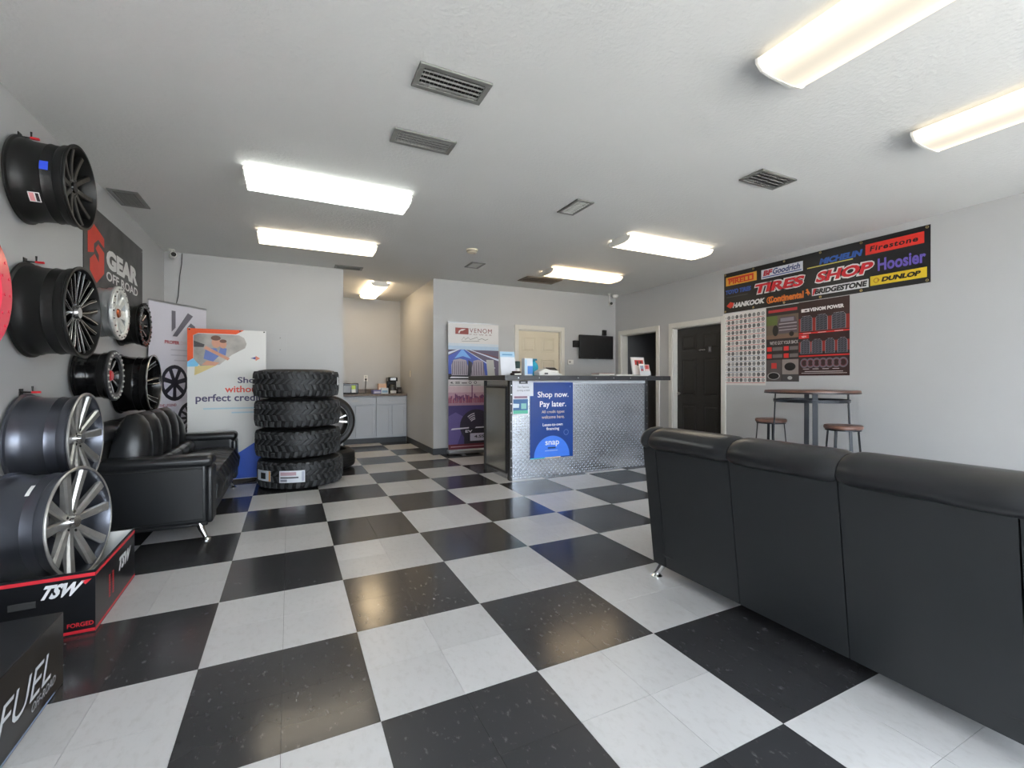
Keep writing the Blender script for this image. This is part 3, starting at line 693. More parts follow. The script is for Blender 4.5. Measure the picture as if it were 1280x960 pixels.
# upright wheel on a lying tire behind the stack
lt = thing('road_tire', 'smooth road tire lying on the floor behind the knobbly stack', 'tire', (.785, 4.93, 0))
MB().lathe(tire_prof(.36, .23, .25), 64).build('carcass', RUBS, lt)
b = MB()
for z in (.07, .105, .145, .18): b.lathe([(.3485, z-.003), (.3492, z), (.3485, z+.003)], 64)
b.build('tread_groove', SEAM, lt)
ut = thing('mounted_wheel', 'low-profile tire on a black and silver wheel propped up behind the knobbly stack', 'wheel', (.785, 4.93, .25+.362), 0)
ut.rotation_euler = (0, 0, R_(-80))      # local +X (face) towards the camera
w = .235
MB().lathe([(r, h-w/2) for r, h in tire_prof(.36, .25, w)], 64, 'x').build('tire', RUBS, ut)
MB().lathe([(r, x-.105) for r, x in barrel_prof(.256, .21)], 56, 'x').build('barrel', GLOB, ut)
for i in range(5):
    a = 2*pi*i/5+.15
    for d in (-1, 1):
        p = spoke(ut, .045, .236, a+d*.14, a+d*.20, .03, .034, lambda s: .055+.035*s, .04, GLOB)
        spoke(p, .05, .232, a+d*.14, a+d*.20, .022, .026, lambda s: .0575+.035*s, .006, CHROME, 'machined_face', 3)
MB().disc(.06, 28, 'x', .01, .045).build('hub', GLOB, ut); MB().disc(.03, 24, 'x', .055, .012, (0, 0, 0), .026).build('centre_cap', CHROME, ut)
# ------------------------------------------------------------------ banner stands in the left corner
FAB = mat('banner_white', '#d9d6e0', .5, 0, .02, 2); FAB2 = mat('banner_white_warm', '#e2e1de', .5, 0, .02, 2)
ALUM = mat('aluminium', '#b9bcc0', .3, .9, .05, 10)
ang = math.atan2(5.10-4.50, -.585+1.02); wdt = sqrt(.6**2+.435**2)
kb = thing('banner_stand', 'white roll-up banner with grey angular emblem and black wheels in the left corner', 'banner stand', (-1.02, 4.50, 0), ang)
MB().box(0, wdt, .004, .007, .08, 2.025).build('banner_sheet', FAB, kb, False)
MB().box(-.01, wdt+.01, -.05, .06, 0, .08).build('base_cassette', ALUM, kb, bevel=.015)
MB().box(-.004, wdt+.004, 0, .014, 2.02, 2.04).build('top_rail', ALUM, kb, False)
MB().tube([(wdt/2, .03, .08), (wdt/2, .03, 2.03)], .008, 8).build('support_pole', ALUM, kb)
GE = ink('#74717c')
def fl(nm, m, root, *polys, y=0):
    b = MB()
    for p in polys: b.flat(p, y)
    return b.build(nm, m, root, False)
fl('emblem', GE, kb, [(.27, 1.71), (.32, 1.76), (.32, 1.95), (.27, 1.95)], [(.28, 1.66), (.34, 1.66), (.55, 1.92), (.48, 1.95)], [(.46, 1.765), (.50, 1.79), (.54, 1.77), (.54, 1.68), (.58, 1.66), (.58, 1.80), (.52, 1.835)], y=.003)
text(kb, 'PROPER', .185, .37, 1.57, 1.61, ink('#b02a3c'), .003, bold=.03); text(kb, 'DIRECT', .385, .56, 1.57, 1.61, ink('#cdbcc6'), .003)
b = MB()
for z, xa in ((1.50, .26), (1.44, .26), (1.38, .30)): b.rect(xa, .56, z, z+.014, .003)
b.build('small_print', ink('#c3c0cc'), kb, False)
def pwheel(root, x, z, rx, rz, y, n, off=0):
    o = MB().fdisc(x-.10*rx, z, rx*.92, rz*.97, y).fring(x, z, rx, rz, .82, y-.0002).build('printed_wheel', ink('#2a2a36'), root, False)
    b = MB()
    b.fdisc(x, z, rx*.80, rz*.80, y-.0004); b.build('printed_gap', ink('#c9c6d4'), root, False)
    b = MB()
    for i in range(n):
        a = 2*pi*i/n+off; d = .16 if n < 9 else .07
        b.flat([(x+rx*.16*cos(a-.8), z+rz*.16*sin(a-.8)), (x+rx*.84*cos(a-d), z+rz*.84*sin(a-d)), (x+rx*.84*cos(a+d), z+rz*.84*sin(a+d)), (x+rx*.16*cos(a+.8), z+rz*.16*sin(a+.8))], y-.0006)
    b.fdisc(x, z, rx*.2, rz*.2, y-.0006); b.build('printed_spokes', ink('#2c2b38'), root, False)
pwheel(kb, .31, 1.13, .17, .205, .003, 7, .2); pwheel(kb, .52, .72, .17, .19, .003, 12)
text(kb, 'THE LEGEND', .12, .33, .865, .895, ink('#a03246'), .003, bold=.02)
b = MB()
for z in (.80, .745, .68): b.rect(.14, .31, z, z+.012, .003)
b.build('small_print', ink('#b9b6c4'), kb, False)

sb = thing('promo_banner', 'white standing banner with orange corner, photo print and blue swoosh, behind the sofa', 'banner stand', (-.676, 4.46, 0))
W_ = .762
MB().box(0, W_, .004, .007, .03, 1.735).build('banner_sheet', FAB2, sb, False)
b = MB(); b.tube([(.38, .03, 0), (.38, .03, 1.73)], .008, 8); b.tube([(.10, .05, .008), (.38, .03, .06), (.66, .05, .008)], .007, 8); b.tube([(.38, .03, .10), (.38, .26, .008)], .007, 8)
b.build('x_frame', MATB, sb)
b = MB()
for x in (.02, W_-.02, .50): b.disc(.008, 12, 'y', .001, .003, (x, 0, 1.722))
b.build('grommets', mat('grommet_dark', '#3c3c3c', .4, .7), sb)
def u_(x): return x+.676
fl('orange_corner', ink('#f05a22'), sb, [(0, 1.735), (0, 1.36), (.055, 1.40), (.055, 1.66), (.10, 1.685), (.46, 1.685), (.54, 1.735)][::-1], y=.003)
fl('cyan_block', ink('#7cc4ea'), sb, [(.0, 1.31), (.095, 1.315), (.12, 1.375), (.10, 1.44), (.0, 1.365)], y=.0028)
fl('yellow_block', ink('#dcc88a'), sb, [(.065, 1.215), (.105, 1.235), (.30, 1.345), (.07, 1.32)], y=.0032)
ph = fl('photo_print', mat('photo_backdrop', '#a9a49e', .5, 0, .45, 4), sb, [(.058, 1.40), (.12, 1.32), (.30, 1.335), (.42, 1.45), (.55, 1.53), (.565, 1.58), (.54, 1.645), (.49, 1.675), (.10, 1.68), (.058, 1.66)], y=.0026)
b = MB(); b.fdisc(.27, 1.585, .045, .06, .0022).fdisc(.335, 1.565, .033, .045, .0021).flat([(.15, 1.515), (.17, 1.545), (.40, 1.41), (.38, 1.385)], .0019).flat([(.13, 1.33), (.18, 1.38), (.30, 1.36), (.36, 1.41), (.26, 1.325)], .0019); b.build('figures_skin', ink('#d39a80'), sb, False)
b = MB(); b.fdisc(.265, 1.635, .047, .028, .0021).fdisc(.335, 1.602, .034, .02, .0020); b.build('figures_hair', ink('#6d4c3c'), sb, False)
fl('figures_shirts', ink('#6b7fbe'), sb, [(.15, 1.40), (.24, 1.37), (.30, 1.44), (.27, 1.52), (.17, 1.52)], [(.29, 1.47), (.36, 1.44), (.37, 1.52), (.31, 1.53)], y=.0023)
fl('grey_shade', ink('#4a4646'), sb, [(.06, 1.53), (.15, 1.53), (.16, 1.56), (.06, 1.60)], y=.0024)
fl('arrow_mark', ink('#5d5f9c'), sb, [(.605, 1.415), (.66, 1.435), (.66, 1.40)], y=.003); fl('arrow_tip', ink('#e28a70'), sb, [(.655, 1.445), (.70, 1.415), (.655, 1.385)], y=.0028)
NAV = ink('#4a4468')
text(sb, 'Shop', u_(-.20), u_(.03), 1.108, 1.198, NAV, .003, bold=.02); text(sb, 'without', u_(-.325), u_(.03), 1.022, 1.098, ink('#e85a48'), .003, bold=.02)
text(sb, 'perfect credit', u_(-.60), u_(.045), .897, 1.005, NAV, .003, bold=.02)
b = MB(); b.rect(u_(-.53), u_(.03), .835, .85, .003).rect(u_(-.26), u_(.03), .785, .80, .003); b.build('small_print', ink('#b8d3de'), sb, False)
fl('blue_swoosh', ink('#2f5fd0'), sb, [(.30, .035), (W_, .035), (W_, .46), (.66, .45), (.50, .34), (.34, .23)], y=.003)
# ------------------------------------------------------------------ corner camera, painted panel
def seccam(label, loc, rz, ceilz):
    t = thing('security_camera', label, 'camera', loc, rz)
    MB().disc(.035, 20, 'z', ceilz-.012, .012).build('mount', WHM, t); MB().tube([(0, 0, ceilz-.012), (0, -.03, -.0+.03), (0, -.05, .0)], .009, 8).build('arm', WHM, t)
    MB().lathe([(1e-4, .06), (.03, .055), (.036, .02), (.036, -.04), (.03, -.052), (1e-4, -.052)], 20, 'y', False, (0, -.06, 0)).build('body', WHM, t)
    MB().disc(.026, 20, 'y', -.121, .008).build('lens_face', MATB, t); return t
seccam('white security camera with dark lens in the upper left corner', (-.945, 5.15, 2.66), R_(20), H-2.66)
t = tag(MB().tube([(-.86, 5.262, 2.73), (-.865, 5.262, 2.60), (-.885, 5.262, 2.45), (-.90, 5.262, 2.2), (-.93, 5.262, 2.05)], .005, 6).build('camera_cable', mat('cable_grey', '#4c4c4c', .6)), 'thin dark cable hanging from the corner security camera', 'cable')
ap = thing('access_panel', 'flat access panel painted like the bare back wall, above the white banner', 'panel', (0, YB, 0))
MB().box(-.30, .30, -.006, 0, 1.50, 1.79).build('panel_sheet', PAINT, ap, False, bevel=.002)
b = MB()
for z in (1.57, 1.73): b.disc(.005, 8, 'y', -.0085, .0025, (.22, 0, z))
b.build('screws', VD, ap)
# ------------------------------------------------------------------ coffee alcove
CAB = mat('cabinet_paint', '#b7bdc6', .45, 0, .02, 4); LAM = mat('brown_laminate', '#6a5b50', .4, 0, .35, 22)
cb = thing('base_cabinet', 'pale grey base cabinet with drawers in the coffee alcove', 'cabinet', (AX0, 7.0, 0))
cw = AX1-AX0-.004
MB().box(.004, cw, .03, .585, .10, .868).build('carcass', CAB, cb, False)
MB().box(.004, cw, .07, .585, 0, .10).build('toe_kick', COVE, cb, False)
cols = [(.02, .43), (.44, .735), (.745, 1.02), (1.03, 1.295)]
for a, b_ in ((.02, .73), (.75, 1.30)):
    d = MB().box(a, b_, .0, .0295, .715, .855).build('drawer', CAB, cb, False, bevel=.004)
    MB().tube([((a+b_)/2-.05, -.001, .785), ((a+b_)/2-.05, -.022, .785), ((a+b_)/2+.05, -.022, .785), ((a+b_)/2+.05, -.001, .785)], .005, 8).build('handle', ALUM, d)
for a, b_ in ((.02, .365), (.385, .73), (.75, 1.015), (1.035, 1.30)):
    d = MB().box(a, b_, .010, .0295, .125, .695).build('door', CAB, cb, False)
    f = MB()
    for q in ((a, a+.05, .125, .695), (b_-.05, b_, .125, .695), (a+.05, b_-.05, .125, .175), (a+.05, b_-.05, .65, .695)): f.box(q[0], q[1], 0, .0099, q[2], q[3])
    f.build('door_frame', CAB, d, False)
ct = tag(MB().box(AX0+.002, AX1-.002, 6.985, AY-.002, .869, .905).build('worktop', LAM, None, False, bevel=.003), 'brown laminate worktop of the coffee alcove', 'worktop')
tag(MB().box(AX0+.002, AX1-.002, AY-.022, AY-.002, .9055, .99).build('backsplash', LAM, None, False, bevel=.003), 'low brown splashback strip behind the alcove worktop', 'backsplash')
def P3(x, y, z): return (x, y, z)
pr = thing('toaster_oven', 'black box-shaped appliance with green label at the left of the alcove worktop', 'appliance', (1.33, 7.25, .9055))
MB().box(-.17, .14, -.13, .13, .015, .20).build('body', GLOB, pr, bevel=.012)
MB().box(-.16, .13, -.11, .11, .0, .015).build('feet', MATB, pr, False); MB().box(.02, .09, -.134, -.1305, .03, .16).build('green_label', ink('#b9d44c'), pr, False); MB().box(-.12, .0, -.134, -.1305, .03, .15).build('grey_panel', mat('grey_panel', '#8f969e', .3), pr, False)
MB().box(.02, .09, -.1355, -.134, .03, .09).build('pale_label', ink('#dfe6e0'), pr, False)
cm = thing('coffee_maker', 'black coffee maker at the right end of the alcove worktop', 'coffee maker', (2.12, 7.36, .9055))
MB().box(-.09, .09, -.13, .11, 0, .03).build('base', GLOB, cm, bevel=.008); MB().box(-.09, .09, .02, .11, .03, .31).build('tower', GLOB, cm, bevel=.01); MB().box(-.09, .09, -.12, .02, .235, .315).build('brew_head', GLOB, cm, bevel=.012)
MB().lathe([(1e-4, .034), (.055, .034), (.066, .08), (.06, .14), (.045, .165), (.05, .18), (1e-4, .18)], 24, 'z', False, (0, -.055, 0)).build('carafe', mat('carafe_glass', '#4a4a48', .1, .2), cm)
MB().tube([(.0, -.118, .16), (.0, -.16, .15), (.0, -.16, .08), (.0, -.12, .06)], .008, 8).build('carafe_handle', MATB, cm); MB().box(-.05, .05, -.124, -.12, .255, .30).build('control_panel', CHROME, cm, False)
MB().box(-.055, .055, -.136, -.128, .008, .06).build('steel_trim', mat('pale_trim', '#d4d4d0', .3), cm, False)
def carton(label, x, y, sx, sy, sz, col, col2, rz=0, z=.9055, name='snack_box', cat='box'):
    t = thing(name, label, cat, (x, y, z), rz)
    MB().box(-sx/2, sx/2, -sy/2, sy/2, 0, sz).build('carton', mat('carton_'+col.strip('#'), col, .5), t, False, bevel=.003)
    MB().box(-sx*.4, sx*.4, -sy/2-.001, -sy/2, sz*.2, sz*.6).build('printed_band', ink(col2), t, False); return t
carton('low purple packet left of the white box by the coffee maker', 1.80, 7.22, .15, .12, .075, '#7d7fb4', '#d8d8e6', .2)
carton('white and blue carton beside the coffee maker', 1.95, 7.20, .13, .09, .11, '#cfd8de', '#7fa6c2')
carton('orange and white box behind the white carton on the alcove worktop', 1.93, 7.34, .15, .10, .19, '#d9b49a', '#f0e6de')
carton('small dark tin at the right end of the alcove worktop', 2.27, 7.40, .07, .09, .12, '#33302e', '#6a625a', 0, .9055, 'tin', 'tin')
ol = thing('wall_outlet', 'white wall outlet with black plug above the alcove worktop', 'outlet', (1.665, AY, 1.20))
MB().box(-.037, .037, -.006, 0, -.06, .06).build('plate', WHM, ol, False, bevel=.002); MB().box(-.016, .016, -.03, -.006, -.035, -.005).build('plug', MATB, ol, bevel=.004); MB().box(-.016, .016, -.008, -.006, .012, .042).build('socket', mat('socket_grey', '#bdbab4', .4), ol, False)
tag(MB().tube([(1.665, AY-.025, 1.165), (1.66, AY-.03, 1.02), (1.655, AY-.05, .915), (1.60, 7.40, .910), (1.50, 7.33, .912), (1.475, 7.28, .94)], .006, 6).build('power_cord', MATB), 'black power cord from the alcove outlet to the appliance', 'cord')
ls = thing('light_switch', 'ivory light switch on the right wall of the alcove', 'switch', (AX1, 6.75, 1.28), -pi/2)
MB().box(-.04, .04, -.006, 0, -.06, .06).build('plate', mat('ivory_plate', '#e0d8c8', .4), ls, False, bevel=.002); MB().box(-.008, .008, -.016, -.006, -.012, .012).build('toggle', mat('ivory_plate2', '#d8cfbe', .4), ls, False)
# ------------------------------------------------------------------ centre back wall
vb = thing('banner_stand', 'roll-up banner with road and city skyline prints behind the counter end', 'banner stand', (2.541, 5.15, 0))
VW = .855
MB().box(0, VW, .012, .015, .075, 2.06).build('banner_sheet', mat('banner_paper', '#dcd9d8', .45, 0, .02, 2), vb, False)
MB().box(-.012, VW+.012, -.05, .07, .012, .075).build('base_cassette', ALUM, vb, bevel=.014); MB().box(-.004, VW+.004, .006, .022, 2.055, 2.075).build('top_rail', ALUM, vb, False)
MB().box(.18, .24, -.14, .08, 0, .012).box(.62, .68, -.14, .08, 0, .012).build('feet', ALUM, vb, False)
MB().tube([(VW/2, .035, .07), (VW/2, .035, 2.06)], .008, 8).build('support_pole', ALUM, vb)
y0 = .0115
def R2(nm, c, *rs, y=y0, root=None):
    b = MB()
    for r in rs: b.rect(*r, y)
    return b.build(nm, ink(c) if isinstance(c, str) else c, root or vb, False)
R2('logo_block', '#8e3a34', (.115, .335, 1.885, 1.985)); fl('logo_mark', ink('#e0d2ce'), vb, [(.16, 1.90), (.185, 1.90), (.20, 1.935), (.24, 1.94), (.29, 1.97), (.22, 1.965), (.175, 1.94)], y=y0-.0003)
text(vb, 'VENOM', .352, .735, 1.915, 1.985, ink('#7c2c2c'), y0, bold=0, space=1.15); text(vb, 'P O W E R', .355, .735, 1.878, 1.898, ink('#8c5a58'), y0)
b = MB(); px_ = [(.22, 1.79), (.26, 1.84), (.28, 1.80), (.33, 1.835), (.36, 1.80), (.42, 1.82), (.48, 1.845), (.50, 1.80), (.56, 1.825), (.62, 1.80), (.67, 1.82)]
for p, q in zip(px_[:-1], px_[1:]): b.flat([(p[0], p[1]), (q[0], q[1]), (q[0], q[1]+.007), (p[0], p[1]+.007)], y0)
b.flat([(.22, 1.772), (.52, 1.782), (.52, 1.788), (.22, 1.777)], y0); b.build('script_lettering', ink('#6e6a60'), vb, False)
R2('sky_print', '#b5cbdf', (0, VW, 1.62, 1.735)); R2('sky_haze', '#cfd9e2', (0, VW, 1.70, 1.742), y=y0-.0002)
R2('verge_print', '#6a6076', (0, VW, 1.20, 1.64), y=y0-.0003)
fl('road_print', ink('#4f63bd'), vb, [(.0, 1.20), (.0, 1.54), (.20, 1.645), (.27, 1.645), (.78, 1.38), (.78, 1.20)], y=y0-.0006)
fl('road_glow', ink('#7db4f0'), vb, [(.10, 1.50), (.215, 1.64), (.25, 1.64), (.38, 1.50), (.24, 1.54)], y=y0-.0008)
fl('road_lines', ink('#d6def0'), vb, [(.27, 1.645), (.28, 1.645), (.80, 1.36), (.78, 1.35)], [(.35, 1.64), (.36, 1.645), (VW, 1.50), (VW, 1.47)], [(0, 1.56), (.19, 1.645), (.18, 1.65), (0, 1.60)], y=y0-.001)
fl('bank_print', ink('#7a5560'), vb, [(.36, 1.60), (.42, 1.63), (VW, 1.54), (VW, 1.52)], y=y0-.0008)
def ptire(x0, x1, z0, z1, y, lean=0, c='#a49aa6', n=7):
    w = x1-x0; pts = [(x0, z0), (x1, z0), (x1+lean*.3, z0+(z1-z0)*.55), (x1-w*.12+lean*.1, z1-.02), (x0+w*.5, z1), (x0+w*.12-lean*.2, z1-.02), (x0-lean*.3, z0+(z1-z0)*.6)]
    fl('printed_tire', ink(c), vb, pts, y=y)
    b = MB()
    for i in range(n):
        u = x0+w*(i+.5)/n; b.flat([(u-.006, z0+.01), (u+.004, z0+.01), (u+.004+lean*.12, z1-.04), (u-.006+lean*.12, z1-.04)], y-.0002)
    b.build('printed_grooves', ink('#5e5866'), vb, False)
R2('shadow_print', '#33303c', (0, .60, 1.20, 1.26), y=y0-.0009); ptire(.055, .32, 1.24, 1.50, y0-.0012, .02, '#b0a6b2', 8); ptire(.37, .62, 1.23, 1.49, y0-.0012, -.09, '#a89ca8', 6)
fl('printed_shadow', ink('#3b3844'), vb, [(.32, 1.22), (.40, 1.22), (.40, 1.44), (.33, 1.48)], y=y0-.0011)
R2('dark_strip', '#23222a', (0, VW, 1.172, 1.225), y=y0-.0014); b = MB(); b.flat([(.02, 1.195), (.34, 1.195), (.35, 1.215), (.05, 1.218)], y0-.0018); b.build('white_lettering', ink('#e6e4ea'), vb, False)
R2('cream_strip', '#d6d2d4', (0, VW, 1.07, 1.172), y=y0-.0014)
text(vb, '4. SS', .03, .19, 1.105, 1.14, ink('#57535a'), y0-.0017, bold=.03); b = MB(); b.fring(.36, 1.125, .026, .022, .6, y0-.0017).fring(.45, 1.125, .026, .022, .6, y0-.0017).rect(.22, .31, 1.11, 1.125, y0-.0017).rect(.02, .54, 1.082, 1.088, y0-.0017); b.build('icons', ink('#57535a'), vb, False)
R2('dusk_sky', '#c9a3b4', (0, VW, .86, 1.07), y=y0-.0016); R2('dusk_glow', '#d9c0c8', (0, VW, .97, 1.07), y=y0-.0018)
b = MB(); random.seed(3)
for i in range(40):
    x = i*VW/40; hgt = random.uniform(.06, .15)
    if i in (18,): hgt = .29
    b.rect(x, x+VW/40*random.uniform(.8, 1.1), .80, .80+hgt, y0-.0021)
b.build('skyline_print', ink('#7d4a72'), vb, False)
b = MB()
for i in range(40):
    x = i*VW/40+.004; b.rect(x, x+.010, .80, .80+random.uniform(.03, .12), y0-.0024)
b.build('skyline_lights', ink('#c0707c'), vb, False)
R2('riverbank_print', '#b08a9e', (0, VW, .765, .805), y=y0-.0027)
R2('night_road', '#50457a', (0, VW, .13, .775), y=y0-.0023); fl('night_road_light', ink('#6d5f98'), vb, [(0, .13), (.14, .13), (.30, .56), (.12, .66), (0, .60)], y=y0-.0026)
b = MB(); b.fdisc(.46, .44, .27, .26, y0-.0029, 28); b.build('printed_tire', ink('#3a3444'), vb, False)
b = MB()
for k in (.235, .205, .175, .15): 
    for i in range(8):
        a0, a1 = pi*.55+i*.07, pi*.55+(i+1)*.07
        b.flat([(.47+k*cos(a0), .40+k*1.05*sin(a0)), (.47+k*cos(a1), .40+k*1.05*sin(a1)), (.47+(k-.014)*cos(a1), .40+(k-.014)*1.05*sin(a1)), (.47+(k-.014)*cos(a0), .40+(k-.014)*1.05*sin(a0))], y0-.0032)
b.build('printed_grooves', ink('#cfc8d2'), vb, False)
R2('dark_patch', '#2c2834', (.26, VW, .15, .40), y=y0-.003); b = MB(); b.flat([(.04, .385), (.34, .40), (.34, .42), (.06, .41)], y0-.0035).flat([(.44, .40), (VW, .405), (VW, .425), (.46, .42)], y0-.0035); b.build('white_lettering', ink('#dedbe4'), vb, False)
text(vb, 'EV', .28, .40, .335, .375, ink('#e6e4ea'), y0-.0035, bold=.03); R2('price_panel', '#c9c4d6', (.36, VW, .20, .32), y=y0-.0035); text(vb, '4.SS', .43, .60, .245, .29, ink('#3b3844'), y0-.0038, bold=.03)
R2('red_strip', '#6d2c38', (0, VW, .08, .16), y=y0-.0032); R2('strip_lettering', '#c89a9e', (.04, .80, .115, .128), y=y0-.0036)
# monitor
tv = thing('wall_monitor', 'black flat wall monitor beside the cream door', 'monitor', (5.37, YB, 1.765))
MB().box(-.375, .375, -.105, -.07, -.215, .215).build('casing', mat('tv_plastic', '#141415', .35), tv, bevel=.006); MB().box(-.36, .36, -.1065, -.1055, -.195, .20).build('screen', mat('tv_screen', '#2b2b2c', .22), tv, False)
MB().box(-.46, -.30, -.06, 0, -.01, .11).build('mount', MATB, tv, False); MB().box(-.30, .10, -.07, -.04, -.08, .08).build('bracket', MATB, tv, False); MB().box(-.03, .03, -.1075, -.1065, -.208, -.2).build('badge', ink('#6a6a6c'), tv, False)
sn = thing('wall_sensor', 'small black box on the wall above the monitor', 'sensor', (5.60, YB, 2.045))
MB().box(-.04, .04, -.05, 0, -.05, .05).build('body', MATB, sn, bevel=.008); MB().disc(.015, 16, 'y', -.055, .006).build('lens', GLOB, sn)
th = thing('thermostat', 'small white thermostat between the cream door and the monitor', 'thermostat', (4.855, YB, 1.485))
MB().box(-.06, .06, -.025, 0, -.042, .042).build('body', WHM, th, bevel=.006); MB().box(-.035, .0, -.0265, -.025, -.012, .018).build('display', mat('lcd_grey', '#77756e', .3), th, False)
seccam('white security camera in the far right corner beside the ceiling', (5.60, 5.10, 2.55), R_(-20), H-2.55)
tag(MB().lathe([(1e-4, 0), (.05, 0), (.05, -.03), (.04, -.055), (1e-4, -.06)], 24, 'z', False, (5.77, 5.14, H)).build('ceiling_junction', WHM), 'round white junction cap on the ceiling in the far right corner', 'junction box')
# ------------------------------------------------------------------ reception counter
DP = plate_mat(); DKT = mat('dark_angle_trim', '#39393b', .45, .4); CTOP = mat('counter_black', '#333336', .32, 0, .1, 12); STEEL = mat('steel_sheet', '#b9bab6', .2, .85, .04, 2)
rc = thing('reception_counter', 'reception counter clad in diamond plate with black top', 'counter', (2.61, 3.13, 0))
cw, cdp, chh = 2.07, .76, 1.157
MB().box(.03, cw-.02, .012, cdp, 0, chh).build('carcass', mat('counter_board', '#4a4744', .6), rc, False)
MB().box(.03, cw-.03, 0, .011, .0, chh).build('diamond_plate_front', DP, rc, False)
MB().box(.0185, .0295, .03, cdp, 0, chh).build('diamond_plate_end', DP, rc, False)
def lugs(n_u, n_v, place):
    b = MB(); d = .030
    for i in range(n_u):
        for j in range(n_v):
            u, v = (i+.5)*d, (j+.5)*d; sg_ = 1 if (i+j) % 2 else -1; ca, sa = cos(pi/4), sin(pi/4)*sg_
            def q(a_, b_, h): return place(u+a_*ca-b_*sa, v+a_*sa+b_*ca, h)
            b.add([q(-.013, 0, 0), q(-.004, -.0045, 0), q(.004, -.0045, 0), q(.013, 0, 0), q(.004, .0045, 0), q(-.004, .0045, 0), q(-.006, 0, .0022), q(.006, 0, .0022)],
                  [(0, 1, 6), (1, 2, 7, 6), (2, 3, 7), (3, 4, 7), (4, 5, 6, 7), (5, 0, 6)])
    return b
stuff(lugs(66, 37, lambda u, v, h: (.04+u, -h, .005+v)).build('plate_lugs', DP, rc, smooth=False, fix=False))
stuff(lugs(22, 37, lambda u, v, h: (.0185-h, .05+u, .005+v)).build('plate_lugs', DP, rc, smooth=False, fix=False))
for xa in (0, cw-.032):
    b = MB().box(xa, xa+.032, -.012, -.001, 0, chh); 
    if xa == 0: b.box(0, .012, -.001, .05, 0, chh)
    b.build('corner_trim', DKT, rc, False)
    b = MB()
    for i in range(11): b.disc(.006, 8, 'y', -.0165, .005, (xa+.016, 0, .05+i*.105))
    stuff(b.build('rivets', CHROME, rc))
ep = MB().box(.009, .018, .125, .715, .09, 1.065).build('end_door', STEEL, rc, False)
b = MB()
for q in ((.10, .125, .065, 1.09), (.715, .74, .065, 1.09), (.125, .715, .065, .09), (.125, .715, 1.065, 1.09)): b.box(.004, .0183, *q)
b.build('end_door_frame', DKT, ep, False)
MB().box(.0, .018, .742, .765, 0, chh).build('end_edge', DKT, rc, False)
MB().box(-.12, cw+.30, -.13, 1.02, chh+.003, chh+.060).build('top', CTOP, rc, False, bevel=.004)
b = MB()
for i in range(9): b.disc(.007, 8, 'y', -.1345, .004, (.05+i*.27, 0, chh+.032))
stuff(b.build('top_rivets', CHROME, rc))
# pale strip under the top: reflection on the plate put in as colour
MB().box(.035, cw-.035, -.0015, -.0002, chh-.035, chh).build('reflection_strip', mat('reflection_strip', '#c9cdd2', .5), rc, False)
CYF = 3.129
po = thing('wall_poster', 'tall blue poster with white Shop now Pay later lettering on the counter front', 'poster', (2.88, CYF-.002, .225))
PW, PH = .60, .91
MB().box(0, PW, -.002, 0, 0, PH).build('sheet', mat('poster_blue', '#173f8c', .25, 0, .10, 3), po, False)
LW = ink('#eef0f6')
text(po, 'Shop now.', .10, .535, .71, .80, LW, -.003, bold=.012); text(po, 'Pay later.', .13, .50, .595, .685, LW, -.003, bold=.012)
text(po, 'All credit types', .155, .475, .53, .575, ink('#d8c8b4'), -.003); text(po, 'welcome here.', .155, .475, .475, .515, ink('#d8c8b4'), -.003)
text(po, 'Lease-to-own', .17, .45, .385, .42, LW, -.003, bold=.01); text(po, 'financing', .22, .40, .325, .37, LW, -.003, bold=.01)
b = MB(); b.flat([(.05+.25-.25*cos(pi*i/24), .012+.255*sin(pi*i/24)) for i in range(25)][::-1], -.0026); b.build('blue_dome', ink('#3f7ff0'), po, False)
text(po, 'snap', .205, .40, .135, .205, LW, -.003, bold=.012); MB().rect(.24, .35, .112, .13, -.003).build('dark_tag', ink('#14305e'), po, False)
MB().rect(.20, .38, .085, .091, -.003).build('small_print', ink('#b9d0f6'), po, False); MB().rect(0, .20, 0, .011, -.003).build('teal_edge', ink('#38b0c0'), po, False); MB().rect(.20, .42, 0, .011, -.003).build('cream_edge', ink('#d8c8a8'), po, False)
b = MB(); b.fring(.50, .30, .035, .035, .85, -.0028).fdisc(.56, .86, .008, .012, -.0028); b.build('pale_marks', ink('#4f78c0'), po, False)
ps = thing('paper_sign', 'white paper notice taped at the top left of the counter front', 'sign', (2.645, CYF-.006, .975))
MB().box(0, .275, -.001, 0, 0, .180).build('sheet', mat('paper', '#dcdde4', .6), ps, False); MB().rect(.085, .20, .145, .180, -.0016).build('printed_logo', ink('#3a3a40'), ps, False); MB().rect(.11, .17, .156, .168, -.002).build('logo_mark', ink('#c9c9cc'), ps, False)
text(ps, 'Tire Patches', .065, .215, .095, .118, ink('#44444c'), -.0016); text(ps, 'starting at $20', .055, .225, .052, .078, ink('#44444c'), -.0016)
fy = thing('flyer', 'small green and blue flyer below the white paper notice', 'flyer', (2.65, CYF-.002, .75))
MB().box(0, .205, -.001, 0, 0, .25).build('sheet', mat('paper', '#dcdde4', .6), fy, False); MB().rect(.006, .20, .02, .19, -.0016).build('blue_print', ink('#3f6c9c'), fy, False); MB().rect(.006, .20, .02, .06, -.002).build('green_print', ink('#5cb89c'), fy, False)
MB().flat([(.006, .09), (.08, .09), (.085, .135), (.006, .14)], -.002).build('white_print', ink('#d4e4ec'), fy, False); MB().rect(.11, .18, .075, .14, -.002).build('pale_print', ink('#8cc8c0'), fy, False); MB().rect(.02, .19, .20, .225, -.002).build('heading', ink('#8a6a7c'), fy, False)
